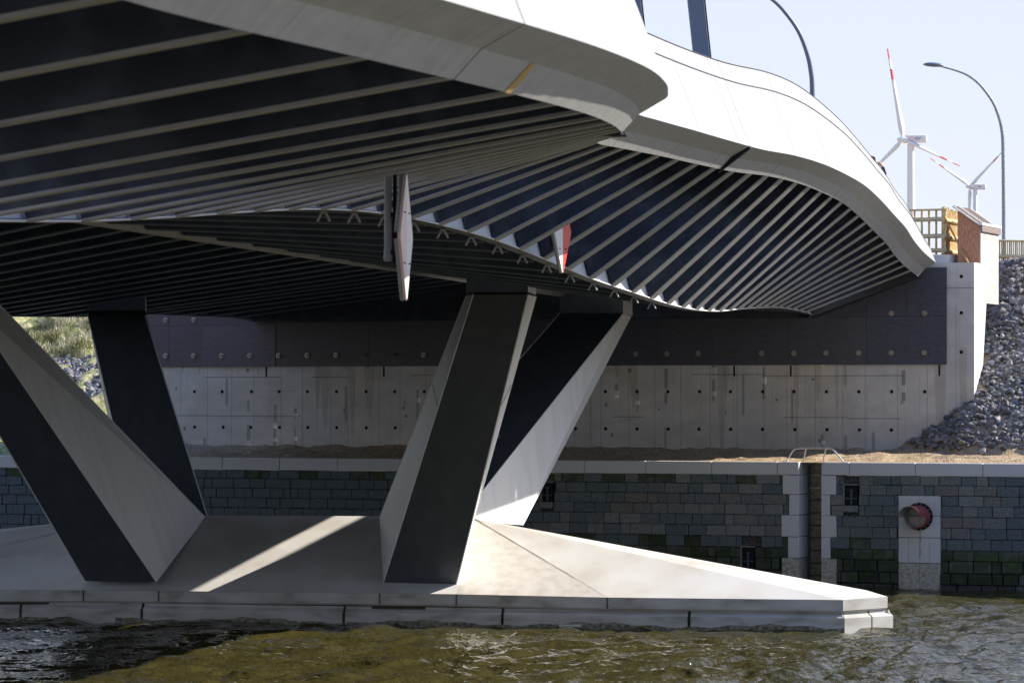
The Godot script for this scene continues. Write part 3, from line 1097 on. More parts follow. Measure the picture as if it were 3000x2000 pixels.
	var block := func(a: Vector3, b: Vector3, out: Vector3) -> ArrayMesh:
		var s := begin()
		var prof := [Vector2(0.012, -0.45), Vector2(0.012, 0.262), Vector2(-0.02, 0.285), Vector2(-0.085, 0.325), Vector2(-0.085, 0.372)]
		for i in prof.size() - 1:
			var p0: Vector2 = prof[i]
			var p1: Vector2 = prof[i + 1]
			quad(s, a + out * p0.x + UP * p0.y, a + out * p1.x + UP * p1.y, b + out * p1.x + UP * p1.y, b + out * p0.x + UP * p0.y)
		for end in [[a, 1], [b, -1]]:
			for i in prof.size() - 1:
				var o: Vector3 = end[0]
				var w := [o + out * prof[i].x + UP * prof[i].y, o + out * prof[i + 1].x + UP * prof[i + 1].y, o - out * 0.4 + UP * prof[i + 1].y, o - out * 0.4 + UP * prof[i].y]
				if end[1] > 0:
					w.reverse()
				quad(s, w[0], w[1], w[2], w[3])
		return done(s)
	var cuts := []
	for px in [-9.93, -7.45, -6.66, -0.22, 3.42]:
		pass
	for d in [Vector2(-9.93, 0), Vector2(-7.45, 0), Vector2(-3.3 - 3.35, 0), Vector2(-0.2, 0), Vector2(3.42, 0)]:
		cuts.append(d.x)
	var xs := [-20.0, -16.6, -13.3, -9.9, -7.4, -4.02 + 0.7, -0.19, 3.42, 6.37]
	for i in xs.size() - 1:
		var find := func(x: float) -> Vector3:
			for k in line.size() - 1:
				if x <= line[k + 1].x or k == line.size() - 2:
					return line[k].lerp(line[k + 1], (x - line[k].x) / (line[k + 1].x - line[k].x))
			return line[0]
		var a: Vector3 = find.call(xs[i] + (0.03 if i > 0 else 0.0))
		var b: Vector3 = find.call(xs[i + 1] - (0.03 if i < xs.size() - 2 else 0.0))
		var out := UP.cross(a - b).normalized()
		if out.z < 0:
			out = -out
		part("fender_block", block.call(a, b, out), M.pier_low, p)
	var n0 := Vector3(6.37, 0, -65.38)
	var n1 := Vector3(7.38, 0, -66.12)
	var nm := n0.lerp(n1, 0.56)
	var no := Vector3(0.59, 0, 0.81)
	var dirn := (n1 - n0).normalized()
	part("fender_block", block.call(n0, nm - dirn * 0.02, no), M.pier_low, p)
	part("fender_block", block.call(nm + dirn * 0.02, n1, no), M.pier_low, p)
	part("fender_block", block.call(n1, Vector3(7.18, 0, -68.5), Vector3(1, 0, 0.05)), M.pier_low, p)
	# tide mark: a ragged film just above the water
	st = begin()
	var outd := Vector3(-0.193, 0, 0.981)
	for i in 130:
		var xa := -19.5 + i * 0.199
		var xb := xa + 0.199
		var ya := 0.085 + 0.035 * sin(i * 0.37) + 0.02 * sin(i * 1.7)
		var yb := 0.085 + 0.035 * sin((i + 1) * 0.37) + 0.02 * sin((i + 1) * 1.7)
		var on := func(x: float) -> Vector3:
			for k in line.size() - 1:
				if x <= line[k + 1].x or k == line.size() - 2:
					return line[k].lerp(line[k + 1], (x - line[k].x) / (line[k + 1].x - line[k].x))
			return line[0]
		var pa: Vector3 = on.call(xa) + outd * 0.017
		var pb: Vector3 = on.call(xb) + outd * 0.017
		quad(st, pa - UP * 0.3, pa + UP * ya, pb + UP * yb, pb - UP * 0.3)
	obj("tide_mark", done(st), M.tide, p)
	st = begin()
	box(st, Vector3(1.13, 0.055, -66.30), Vector3(0.44, 0.05, 0.05), Basis(UP, -0.19))
	obj("gauge_plate", done(st), M.steel, p)


# ---------------------------------------------------------------- columns
func build_columns() -> void:
	var top_y := 7.2
	var data := [
		["slanted column at the pier's left front, leaning out of the picture past its left edge", [Vector3(-8.58, 0.80, -68.5), Vector3(-7.11, 0.80, -68.2), Vector3(-6.43, 1.96, -71.5), Vector3(-7.95, 1.96, -71.9)], [Vector3(-11.25, 6.45, -64.4), Vector3(-10.37, 6.44, -64.2), Vector3(-10.16, 6.50, -66.2), Vector3(-11.09, 6.51, -66.4)], 0.0],
		["slanted dark column at the pier's left rear, in front of the grassy slope", [Vector3(-7.95, 1.95, -71.92), Vector3(-6.38, 1.95, -71.52), Vector3(-6.75, 1.70, -74.2), Vector3(-8.36, 1.70, -74.6)], [Vector3(-9.45, 6.29, -76.0), Vector3(-8.13, 6.28, -75.6), Vector3(-8.36, 6.32, -78.0), Vector3(-9.74, 6.32, -78.4)], 0.12],
		["broad slanted column in the middle, at the pier's right front, with a dark front face", [Vector3(-2.57, 0.76, -67.6), Vector3(-1.11, 0.75, -67.3), Vector3(-0.79, 1.95, -70.3), Vector3(-2.75, 1.98, -70.8)], [Vector3(-0.71, 6.37, -62.2), Vector3(0.29, 6.36, -61.9), Vector3(0.45, 6.38, -63.9), Vector3(-0.86, 6.40, -64.2)], -0.12],
		["slanted column at the pier's right rear, its bright right face crossed by a shadow", [Vector3(-2.75, 1.97, -70.92), Vector3(-1.09, 1.94, -70.52), Vector3(0.23, 1.74, -73.2), Vector3(-1.55, 1.70, -74.0)], [Vector3(1.11, 6.42, -79.3), Vector3(2.57, 6.41, -78.9), Vector3(2.88, 6.47, -81.5), Vector3(1.37, 6.48, -81.9)], 0.0]]
	for d in data:
		var t := thing("bridge_column", d[0], "column", "slanted columns carrying the bridge on the pier")
		var b: Array = d[1]
		var h: Array = d[2]
		# dark front and back, light sides; each side folded along its diagonal
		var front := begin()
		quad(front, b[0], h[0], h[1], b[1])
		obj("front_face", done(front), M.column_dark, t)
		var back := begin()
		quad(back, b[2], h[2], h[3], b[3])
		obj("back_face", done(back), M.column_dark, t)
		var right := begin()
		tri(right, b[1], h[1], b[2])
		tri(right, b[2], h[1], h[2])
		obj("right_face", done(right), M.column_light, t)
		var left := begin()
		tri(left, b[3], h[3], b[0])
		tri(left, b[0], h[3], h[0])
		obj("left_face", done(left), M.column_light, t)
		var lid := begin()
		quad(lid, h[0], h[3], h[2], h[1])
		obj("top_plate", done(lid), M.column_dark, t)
		for k in 4:                                                     # rounded plate edges, and one weld round the shaft
			var ed := begin()
			tube(ed, [b[k], h[k]], 0.014, -1, 6)
			part("edge_bead", done(ed), M.column_light, t)
		var ws := begin()
		for k in 4:
			var f0: Vector3 = b[k].lerp(h[k], 0.63)
			var f1: Vector3 = b[(k + 1) % 4].lerp(h[(k + 1) % 4], 0.63)
			tube(ws, [f0, f1], 0.006, -1, 5)
		obj("weld_seam", done(ws), M.flange_dark, t)
		# bearing head: a joint, then a block reaching up into the deck
		var c: Vector3 = (h[0] + h[1] + h[2] + h[3]) / 4
		var jb := []
		var jt := []
		var hb := []
		var ht := []
		for v in h:
			var o: Vector3 = c + (v - c) * 0.985
			o.y = h[0].y
			jb.append(o - UP * 0.01)
			jt.append(Vector3(o.x, 6.40 if d[3] < 0.1 else 6.40, o.z))
			var g: Vector3 = v + Vector3(-0.12 if v == h[0] and d[3] < 0 else 0.0, 0, 0)
			hb.append(Vector3(g.x, 6.41, g.z))
			ht.append(Vector3(g.x, top_y, g.z))
		var s := begin()
		hexa(s, jb, jt)
		obj("bearing_joint", done(s), M.joint, t)
		s = begin()
		quad(s, hb[0], ht[0], ht[1], hb[1])
		quad(s, hb[0], hb[1], hb[2], hb[3])
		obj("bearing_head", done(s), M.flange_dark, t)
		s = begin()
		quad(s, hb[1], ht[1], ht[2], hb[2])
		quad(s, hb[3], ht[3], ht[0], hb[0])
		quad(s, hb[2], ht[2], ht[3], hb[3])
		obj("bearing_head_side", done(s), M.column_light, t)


# ---------------------------------------------------------------- bridge
func line_at(f: Callable, from := -8.0, to := 44.0, step := 0.5) -> Array:
	var out := []
	var s := from
	while s <= to + 0.001:
		out.append(f.call(s))
		s += step
	return out


func build_bridge() -> void:
	var b := thing("bridge", "long grey bridge deck with a white wavy edge and a dark ribbed underside", "bridge")
	var end_fade := func(s: float) -> float:                            # the parapet runs out at the abutment
		return 1.0 - 0.62 * smoothstep(42.0, 44.0, s)
	var lip := func(s: float) -> Vector3:
		return edge(s) + ACROSS * 0.44 + UP * (0.325 + 0.01 * smoothstep(0, 8, s))
	var brow := func(s: float) -> Vector3:
		var bump := 0.13 * exp(-pow((s - 27.5) / 4.0, 2))
		return lip.call(s) - ACROSS * 0.37 * end_fade.call(s) + UP * (0.96 + bump) * end_fade.call(s)
	var crest := func(s: float) -> Vector3:
		var bump := 0.06 * exp(-pow((s - 27.5) / 4.0, 2))
		return brow.call(s) - ACROSS * 0.11 + UP * (0.26 + bump) * (0.3 + 0.7 * end_fade.call(s))
	# edge: plates between joints, each with an under face that bends near its middle
	var joints := [-8.0, -2.0, 3.0, 7.5, 12.0, 17.2, 20.4, 22.6, 23.2, 26.0, 28.6, 31.0, 34.2, 38.0, 44.0]
	for k in joints.size() - 1:
		var a: float = joints[k] + (0.006 if k else 0.0)
		var z: float = joints[k + 1] - 0.006
		var st: float = (z - a) / ceil((z - a) / 0.4)
		var low := line_at(edge, a, z, st)
		var mid := line_at(func(s): return edge(s) + ACROSS * 0.170 + UP * 0.182, a, z, st)
		var lp := line_at(lip, a, z, st)
		var br := line_at(brow, a, z, st)
		var cr := line_at(crest, a, z, st)
		var inner := line_at(func(s): return crest.call(s) - ACROSS * 0.16, a, z, st)
		var inner_low := line_at(func(s): return edge(s) - ACROSS * 0.25 + UP * 0.30, a, z, st)
		part("edge_underside", skin([low, mid, lp]), M.silver_shade_lift, b)
		part("edge_face", skin([lp, br]), M.silver, b)
		part("edge_crest", skin([br, cr, inner]), M.silver, b)
		part("parapet_back", skin([inner, inner_low]), M.silver, b)
		var bead := begin()
		tube(bead, line_at(func(s): return brow.call(s) + ACROSS * 0.004, a, z, st), 0.011, -1, 6)
		part("edge_seam", done(bead), M.flange_dark, b)
		bead = begin()
		tube(bead, line_at(func(s): return crest.call(s) + UP * 0.004, a, z, st), 0.010, -1, 6)
		part("crest_bead", done(bead), M.dark_steel, b)
	# open joint seen as a dark bar across the underside
	var st := begin()
	var ja := edge(23.2) + UP * 0.0 - ACROSS * 0.03
	var jl: Vector3 = lip.call(23.2)
	var thick := Vector3(0.03, 0, -0.12)
	hexa(st, [ja - UP * 0.05, jl - UP * 0.03, jl - UP * 0.03 + thick, ja - UP * 0.05 + thick], [ja + UP * 0.05, jl + UP * 0.01, jl + UP * 0.01 + thick, ja + UP * 0.05 + thick])
	obj("joint_bar", done(st), M.joint, b)
	# ochre run-off stain across the underside near its tip
	st = begin()
	for i in 8:
		var u0 := i / 8.0 * 0.5
		var u1 := (i + 1) / 8.0 * 0.5
		var on := func(s: float, u: float) -> Vector3:
			var a := edge(s)
			var m := a + ACROSS * 0.170 + UP * 0.182
			var z: Vector3 = lip.call(s)
			var p: Vector3 = a.lerp(m, u * 2.0) if u < 0.5 else m.lerp(z, u * 2.0 - 1.0)
			return p + (ACROSS * 0.6 - UP * 0.8) * 0.005
		var wd := 0.10 - 0.05 * u0 + 0.012 * (i % 3)
		quad(st, on.call(3.82 - wd * 0.5, u0), on.call(3.82 - wd * 0.45, u1), on.call(3.82 + wd * 0.45, u1), on.call(3.82 + wd * 0.5, u0))
	obj("ochre_stain", done(st), M.stain, b)
	# small dark steel fittings under the tip of the near edge
	for q in [[11.2, -0.16, 0.06, 0.34], [12.0, -0.02, 0.05, 0.16]]:
		st = begin()
		soft_box(st, edge(q[0]) + ACROSS * q[1] + UP * 0.0, Vector3(q[3], q[2], 0.16), 0.012, Basis(UP, -0.19))
		part("edge_fitting", done(st), M.joint, b)
	# plates: soffit of the right wing, its white keel web, keel flange
	var web_top := func(s: float) -> Vector3:
		return keel(s) - ACROSS * 0.24 + UP * 0.98
	var soffit_in := func(s: float) -> Vector3:                         # the wing's plate stops short of the keel: a slot lets light down
		var a: Vector3 = web_top.call(s)
		var z := edge(s) + UP * 0.26
		return a.lerp(z, 1.45 / (ACROSS.dot(z - a)))
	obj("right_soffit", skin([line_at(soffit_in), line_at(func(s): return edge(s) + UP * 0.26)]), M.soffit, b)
	obj("keel_web", skin([line_at(func(s): return keel(s) + UP * 0.02), line_at(web_top)]), M.web, b)
	var kf := func(s: float, x: float, y: float) -> Vector3:
		return keel(s) + ACROSS * x + UP * y
	obj("keel_flange", skin([line_at(func(s): return kf.call(s, 0.02, 0.03)), line_at(func(s): return kf.call(s, 0.03, 0.0)), line_at(func(s): return kf.call(s, -0.14, 0.0)), line_at(func(s): return kf.call(s, -0.14, 0.04))]), M.rib_side, b)
	var kb := begin()
	tube(kb, line_at(func(s): return kf.call(s, 0.035, 0.012)), 0.012, -1, 6)
	obj("keel_bead", done(kb), M.web, b)
	# ribs of the right wing
	for s in range(-8, 44):
		var k := keel(s) + ACROSS * 0.035 + UP * 0.025
		var g := edge(s) + UP * 0.03 - ACROSS * 0.02
		var along_dir := (keel(s + 0.1) - keel(s - 0.1))
		along_dir.y = 0.0
		along_dir = along_dir.normalized()
		var half := 0.06 + 0.06 * smoothstep(9.0, 20.0, s) + 0.12 * smoothstep(17.0, 28.0, s)   # the ribs grow towards the abutment
		var wd := along_dir * half * 0.85
		var wt := along_dir * half * 0.7
		var kt := k - ACROSS * 0.24 + UP * 0.95
		var gt := g + UP * 0.235
		st = begin()
		hexa(st, [k - wd, g - wd, g + wd, k + wd], [kt - wt, gt - wt, gt + wt, kt + wt])
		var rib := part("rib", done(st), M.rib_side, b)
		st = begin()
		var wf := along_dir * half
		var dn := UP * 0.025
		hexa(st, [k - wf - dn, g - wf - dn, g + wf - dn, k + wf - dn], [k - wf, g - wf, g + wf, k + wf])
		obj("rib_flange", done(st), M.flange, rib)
	# girder underside between the right keel and the straight middle girder
	var mid_line := func(s: float) -> Vector3:
		var k := keel(s)
		var t := (-9.21 + 14.5 + (k.x - (-9.21 - 0.197 * k.z))) / 1.019
		var p := k - ACROSS * t
		return Vector3(p.x, 6.81, p.z)
	var soffit_at := func(s: float, x: float) -> Vector3:               # x metres left of the keel
		var m: Vector3 = mid_line.call(s) + UP * 0.42
		var k := keel(s) - ACROSS * 0.10 + UP * 0.40
		return k.lerp(m, clampf((x - 0.1) / (ACROSS.dot(k - m)), 0.0, 1.0))
	for r in [[-8.0, 44.0, 1.1, 0.1], [-8.0, 44.0, 9.0, 2.4], [-8.0, 31.5, 2.4, 1.1], [37.3, 44.0, 2.4, 1.1]]:   # an open shaft lets the sun through near the pier
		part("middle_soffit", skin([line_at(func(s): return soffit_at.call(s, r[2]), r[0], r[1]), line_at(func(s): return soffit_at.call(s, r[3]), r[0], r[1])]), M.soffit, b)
	for s in range(-8, 44):
		var k := keel(s + 0.5) - ACROSS * 0.33 + UP * 0.06
		var m: Vector3 = mid_line.call(s + 0.5) + ACROSS * 0.13 + UP * 0.05
		var dir := (keel(s + 1) - keel(s))
		dir.y = 0.0
		dir = dir.normalized()
		st = begin()
		if s >= 30 and s <= 39:
			continue
		var w0 := dir * 0.10
		var w1 := dir * 0.14
		hexa(st, [m - w0, k - w0, k + w0, m + w0], [m - w1 + UP * 0.36, k - w1 + UP * 0.34, k + w1 + UP * 0.34, m + w1 + UP * 0.36])
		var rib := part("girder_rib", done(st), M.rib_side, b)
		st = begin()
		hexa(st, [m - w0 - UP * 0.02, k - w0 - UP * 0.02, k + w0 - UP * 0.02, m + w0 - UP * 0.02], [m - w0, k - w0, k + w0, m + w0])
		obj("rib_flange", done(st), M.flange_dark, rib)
		if s >= 14 and s < 28:                                           # bracket at the rib's end: two short bars spread like a tent
			st = begin()
			var top := keel(s + 0.5) - ACROSS * 0.12 - UP * 0.02
			for sg in [-1.0, 1.0]:
				var foot: Vector3 = top + ACROSS * sg * 0.07 - UP * 0.095
				tube(st, [top + ACROSS * sg * 0.022, foot], 0.016, -1, 6)
			box(st, top + UP * 0.004, Vector3(0.05, 0.03, 0.05))
			part("rib_bracket", done(st), M.flange, b)
	# middle girder: straight and level
	var ml := func(x: float, y: float) -> Array:
		return line_at(func(s): return mid_line.call(s) + ACROSS * x + UP * y, -8.0, 44.0, 2.0)
	obj("middle_girder", skin([ml.call(0.10, 0.45), ml.call(0.10, 0.0), ml.call(-0.06, 0.0), ml.call(-0.06, 0.6)], false), M.flange, b)
	# left wing: from a higher line down to the left keel
	var up_line := func(s: float) -> Vector3:                           # s: metres in front of the camera
		return Vector3(-18.5 + 0.197 * s, 7.43, -s)
	var mk := []
	for v in LEFT_KEEL:
		mk.append(-v.z)
	var left_keel := func(s: float) -> Vector3:
		return along(LEFT_KEEL, mk, s)
	var reach := func(s: float) -> Vector3:                             # the left keel straight across from up_line(s)
		var u: Vector3 = up_line.call(s)
		var d := s + 1.4
		for i in 4:
			var p: Vector3 = left_keel.call(d)
			d = s + 0.1967 * (u.x - p.x)
		return left_keel.call(d)
	var l0 := []
	var l1 := []
	var l2 := []
	var l3 := []
	var l4 := []
	var l5 := []
	for i in 43:
		var s := 48.0 + i
		var u: Vector3 = up_line.call(s)
		var p: Vector3 = reach.call(s)
		l0.append(Vector3(-14.6 + 0.197 * s, 7.40, -s) - UP * 0.0 + UP * 0.45)
		l1.append(u + UP * 0.48)
		l2.append(p + UP * 0.42)
		l3.append(p)
		l4.append(p - ACROSS * 0.3)
		l5.append(p - ACROSS * 0.45 + UP * 1.6)
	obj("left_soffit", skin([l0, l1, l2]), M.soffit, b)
	obj("left_keel", skin([l2, l3, l4, l5]), M.flange_dark, b)
	var s0 := 49.0
	while s0 < 89.5:
		var u: Vector3 = up_line.call(s0) + ACROSS * 2.2 + UP * 0.16
		var p: Vector3 = reach.call(s0) + ACROSS * 0.05 + UP * 0.02
		var dir := Vector3(0.193, 0, -0.981)
		var w0 := dir * 0.13
		st = begin()
		hexa(st, [p - w0, u - w0, u + w0, p + w0], [p - w0 + UP * 0.4, u - w0 + UP * 0.4, u + w0 + UP * 0.4, p + w0 + UP * 0.4])
		var rib := part("left_rib", done(st), M.rib_side, b)
		st = begin()
		var w1 := dir * 0.16
		hexa(st, [p - w1 - UP * 0.025, u - w1 - UP * 0.025, u + w1 - UP * 0.025, p + w1 - UP * 0.025], [p - w1, u - w1, u + w1, p + w1])
		obj("rib_flange", done(st), M.flange_dark, rib)
		s0 += 1.68
	# deck plate over everything, and the far left edge
	var da := []
	var db := []
	var dc := []
	var dd := []
	for i in 105:
		var s := -8.0 + i * 0.5
		var g := edge(s) - ACROSS * 0.24 + UP * 0.31
		da.append(g)
		var l := g - ACROSS * 24.5
		l.y = 7.6
		db.append(l)
		dc.append(l + UP * 1.2 - ACROSS * 0.4)
		dd.append(l - UP * 0.5 + ACROSS * 0.8)
	var deck_at := func(s: float, x: float) -> Vector3:                 # x metres right of the keel
		var g := edge(s) - ACROSS * 0.24 + UP * 0.31
		var l := g - ACROSS * 24.5
		l.y = 7.6
		return g.lerp(l, clampf((ACROSS.dot(g - keel(s)) - x) / 24.5, 0.0, 1.0))
	for r in [[-8.0, 44.0, -30.0, 0.05], [-8.0, 44.0, 1.15, 9.0]]:
		part("deck_plate", skin([line_at(func(s): return deck_at.call(s, r[2]), r[0], r[1]), line_at(func(s): return deck_at.call(s, r[3]), r[0], r[1])]), M.granite_stained, b)
	obj("left_edge", skin([dd, dc, db]), M.silver, b)
	# end diaphragm at the abutment
	var f := wall_frame()
	var kz := keel(44.0)
	var ez := edge(44.0)
	st = begin()
	hexa(st, [f * Vector3(-6.95, 6.44, 0.95), f * Vector3(7.95, 6.44, 0.95), f * Vector3(7.95, 6.44, 0.10), f * Vector3(-6.95, 6.44, 0.10)], [f * Vector3(-6.95, 7.7, 0.95), f * Vector3(7.95, 7.7, 0.95), f * Vector3(7.95, 7.7, 0.10), f * Vector3(-6.95, 7.7, 0.10)])
	obj("end_beam", done(st), M.dark_steel, b)
	st = begin()
	var back := Vector3(0.25, 0, -0.9)
	hexa(st, [kz - UP * 0.06, ez - UP * 0.02, ez - UP * 0.02 + back, kz - UP * 0.06 + back], [kz + UP * 0.9, ez + UP * 0.3, ez + UP * 0.3 + back, kz + UP * 0.9 + back])
	obj("end_plate", done(st), M.dark_steel, b)


# ---------------------------------------------------------------- riprap
func rock_mesh(sd: int) -> ArrayMesh:
	var r := RandomNumberGenerator.new()
	r.seed = sd
	var g := (1.0 + sqrt(5.0)) / 2.0
	var v := []
	for p in [Vector3(-1, g, 0), Vector3(1, g, 0), Vector3(-1, -g, 0), Vector3(1, -g, 0), Vector3(0, -1, g), Vector3(0, 1, g), Vector3(0, -1, -g), Vector3(0, 1, -g), Vector3(g, 0, -1), Vector3(g, 0, 1), Vector3(-g, 0, -1), Vector3(-g, 0, 1)]:
		v.append(p.normalized() * r.randf_range(0.72, 1.18) * Vector3(1.15, 0.72, 0.95) + Vector3(r.randf_range(-0.15, 0.15), r.randf_range(-0.15, 0.15), r.randf_range(-0.15, 0.15)))
	var st := begin()
	for t in [[0, 11, 5], [0, 5, 1], [0, 1, 7], [0, 7, 10], [0, 10, 11], [1, 5, 9], [5, 11, 4], [11, 10, 2], [10, 7, 6], [7, 1, 8], [3, 9, 4], [3, 4, 2], [3, 2, 6], [3, 6, 8], [3, 8, 9], [4, 9, 5], [2, 4, 11], [6, 2, 10], [8, 6, 7], [9, 8, 1]]:
		tri(st, v[t[0]], v[t[2]], v[t[1]])
	return done(st)


func build_riprap() -> void:
	var shapes := []
	for i in 8:
		shapes.append(rock_mesh(100 + i))
	var f := wall_frame()
	var heaps := [["slope of broken grey stones to the right of the abutment wall", 10.2, 18.0, -2.3, 4.9, 10000, 235, 0.078], ["band of broken grey stones below the grass, behind the leftmost columns", -19.0, -10.9, 3.2, 6.4, 3000, 60, 0.085]]
	for hp in heaps:
		var root := thing("riprap_slope", hp[0], "stones", "loose stone slopes either side of the abutment")
		root.transform = f
		var spots := []
		for i in hp[5]:
			var a := rng.randf_range(hp[1], hp[2])
			var c := rng.randf_range(hp[3], hp[4])
			if hp[1] > 0:
				if c > -0.05 and a < (12.2 if c < 1.45 else 10.9):
					continue
				var h := bank_height(a, c)
				if h < 3.26 + rng.randf_range(-0.12, 0.2):
					continue
				var sandy := sin(a * 1.7 + 1.0) * 0.5 + sin(c * 2.1 + a * 0.8) * 0.5
				if h > 4.4 and h < 6.2 and a > 13.0 and sandy > 0.4 and rng.randf() < 0.7:
					continue
			var size: float = hp[7] * rng.randf_range(0.6, 1.45) * (1.15 if rng.randf() < 0.2 else 1.0)
			spots.append([a, c, size])
		spots.sort_custom(func(p, q): return p[2] > q[2])
		var mm := MultiMesh.new()
		mm.transform_format = MultiMesh.TRANSFORM_3D
		mm.use_colors = true
		mm.mesh = shapes[0]
		var many := []
		var made := 0
		for s in spots:
			var lift := rng.randf_range(-0.02, 0.07)
			var t := Transform3D(Basis.from_euler(Vector3(rng.randf() * TAU, rng.randf() * TAU, rng.randf() * TAU)).scaled(Vector3(rng.randf_range(0.8, 1.35), rng.randf_range(0.7, 1.1), rng.randf_range(0.8, 1.2)) * s[2]), Vector3(s[0], bank_height(s[0], s[1]) + lift, -s[1]))
			var visible_rock: bool = s[0] < 14.6 if hp[1] > 0 else (s[0] < -11.4 and s[0] > -15.5)
			if made < hp[6] and visible_rock:
				var o := part("rock", shapes[rng.randi_range(0, 7)], M["rock%d" % rng.randi_range(0, 5)], root)
				o.transform = t
				made += 1
			else:
				many.append(t)
		mm.instance_count = many.size()
		for i in many.size():
			mm.set_instance_transform(i, many[i])
			var v := rng.randf_range(0.08, 0.29)
			mm.set_instance_color(i, Color(v, v * rng.randf_range(0.94, 1.0), v * rng.randf_range(0.84, 1.08)))
		var m := mat(Color.WHITE, 0.85)
		m.vertex_color_use_as_albedo = true
		var mi := MultiMeshInstance3D.new()
		mi.name = "small_rocks"
		mi.multimesh = mm
		mi.material_override = m
		root.add_child(mi)
		structure(mi, "stuff")


# ---------------------------------------------------------------- timber on the abutment
func build_fences() -> void:
	# lattice fence: five slats and three round rails facing the water, boarded return at its right
	var lf := thing("lattice_fence", "open timber fence with round rails and upright slats beside the bridge end", "fence")
	var o := Vector3(10.84, 8.0, -85.5)
	var dl := Vector3(-0.931, 0, -0.365)
	var dr := Vector3(0.42, 0, -0.907)
	for i in 3:
		var y: float = [0.92, 0.50, 0.14][i]
		var st := begin()
		tube(st, [o + dl * 1.3 + UP * y, o + dl * -0.06 + UP * y + Vector3(0, 0, 0.05)], 0.058, -1, 10)
		part("rail", done(st), M.wood_pole, lf)
		st = begin()
		tube(st, [o + UP * (y - 0.03) + Vector3(-0.05, 0, 0.10), o + dr * 2.2 + UP * (y - 0.03)], 0.058, -1, 10)
		part("rail", done(st), M.wood_pole, lf)
	var st := begin()
	box(st, o + dl * 0.6 + UP * 1.16, Vector3(1.35, 0.045, 0.10), Basis(UP, -TURN))
	obj("top_rail", done(st), M.wood_new, lf)
	for i in 6:
		st = begin()
		box(st, o + dl * (0.2 + 0.185 * i) + UP * 0.6 - Vector3(0, 0, 0.06), Vector3(0.05, 1.12, 0.025), Basis(UP, -TURN))
		part("slat", done(st), M.wood_new, lf)
	st = begin()
	box(st, o + UP * 0.55, Vector3(0.10, 1.25, 0.08), Basis(UP, -TURN))
	obj("post", done(st), M.wood_new, lf)
	for i in 22:
		st = begin()
		var p := o + dr * (0.09 + i * 0.10) - Vector3(0.06, 0, 0.0)
		tube(st, [p + UP * -0.05, p + UP * (1.22 + 0.03 * sin(i * 1.9) - i * 0.006)], 0.046, 0.042, 7)
		part("palisade", done(st), M.wood_new, lf)
	# small shed
	var f := wall_frame()
	var shed := thing("timber_shed", "small plywood shed with a slatted lean-to roof on the wall corner", "shed")
	shed.transform = f
	var b0 := [Vector3(11.55, 7.72, -0.75), Vector3(12.12, 7.40, -0.70), Vector3(12.12, 7.40, -2.6), Vector3(11.55, 7.72, -2.6)]
	var t0 := [Vector3(11.55, 9.06, -0.75), Vector3(12.12, 8.66, -0.70), Vector3(12.12, 8.66, -2.6), Vector3(11.55, 9.06, -2.6)]
	st = begin()
	quad(st, b0[0], t0[0], t0[1], b0[1])
	obj("front_board", done(st), M.ply, shed)
	st = begin()
	quad(st, b0[2], t0[2], t0[3], b0[3])
	quad(st, b0[3], t0[3], t0[0], b0[0])
	quad(st, t0[0], t0[3], t0[2], t0[1])
	obj("rear_boards", done(st), M.ply, shed)
	for i in 5:
		st = begin()
		var z0 := -0.70 - i * 0.38
		box(st, Vector3(12.13, 7.72, z0 - 0.19), Vector3(0.03, 1.86, 0.374))
		part("side_board", done(st), M.board_grey, shed)
	st = begin()
	box(st, Vector3(12.17, 8.62, -1.65), Vector3(0.05, 0.15, 1.98))
	obj("eaves_board", done(st), M.slate_wood, shed)
	st = begin()
	box(st, Vector3(12.15, 8.735, -1.65), Vector3(0.10, 0.06, 2.0))
	obj("white_eaves_strip", done(st), M.white_edge, shed)
	var slope: Vector3 = (t0[1] - t0[0]).normalized()
	var bs := Basis(Vector3(slope.x, slope.y, 0), Vector3(-slope.y, slope.x, 0), Vector3(0, 0, 1))
	for i in 16:
		st = begin()
		box(st, Vector3(11.80, 8.94 + 0.012 * (i % 2) + rng.randf_range(-0.006, 0.01), -0.66 - i * 0.124), Vector3(0.84 + rng.randf_range(-0.03, 0.04), 0.03, 0.105), bs)
		part("roof_slat", done(st), M.slate_wood if i % 5 else M.board_grey, shed)
	# stake leaning on the fence
	st = begin()
	tube(st, [f * Vector3(11.93, 7.74, -0.35), o + UP * 0.98 + Vector3(-0.02, 0, 0.15)], 0.022, -1, 7)
	tag(obj("leaning_stake", done(st), M.stake), "thin yellow brown stake leaning across the shed front to the fence", "stake")
	# palisade fence far right
	var pf := thing("palisade_fence", "pale palisade fence of thin sticks with a bent log rail, far right", "fence", "", Vector3(12.6, 7.95, -91.0), -0.28)
	for i in 44:
		st = begin()
		var x := i * 0.052
		tube(st, [Vector3(x, 0, 0), Vector3(x + 0.006 * sin(i * 2.1), 0.66 - 0.02 * i * 0.06 + 0.012 * sin(i * 1.3), 0.0)], 0.019, -1, 6)
		part("stick", done(st), M.bamboo if i % 3 else M.wood_pole, pf)
	st = begin()
	var pts := []
	for i in 12:
		pts.append(Vector3(i * 0.22 - 0.05, 0.24 + 0.02 * sin(i * 0.9), 0.07))
	tube(st, pts, 0.055, -1, 9)
	obj("log_rail", done(st), M.wood_pole, pf)
	st = begin()
	tube(st, [Vector3(-0.05, 0.68, 0.03), Vector3(1.2, 0.645, 0.03), Vector3(2.4, 0.60, 0.03)], 0.028, -1, 8)
	obj("top_rail", done(st), M.wood_pole, pf)
	for x in [0.32, 1.12, 1.95]:
		st = begin()
		tube(st, [Vector3(x, -0.05, 0.06), Vector3(x, 0.66, 0.06)], 0.035, -1, 8)
		part("post", done(st), M.wood_pole, pf)
	st = begin()
	box(st, Vector3(1.2, -0.02, 0.25), Vector3(3.2, 0.06, 0.35))
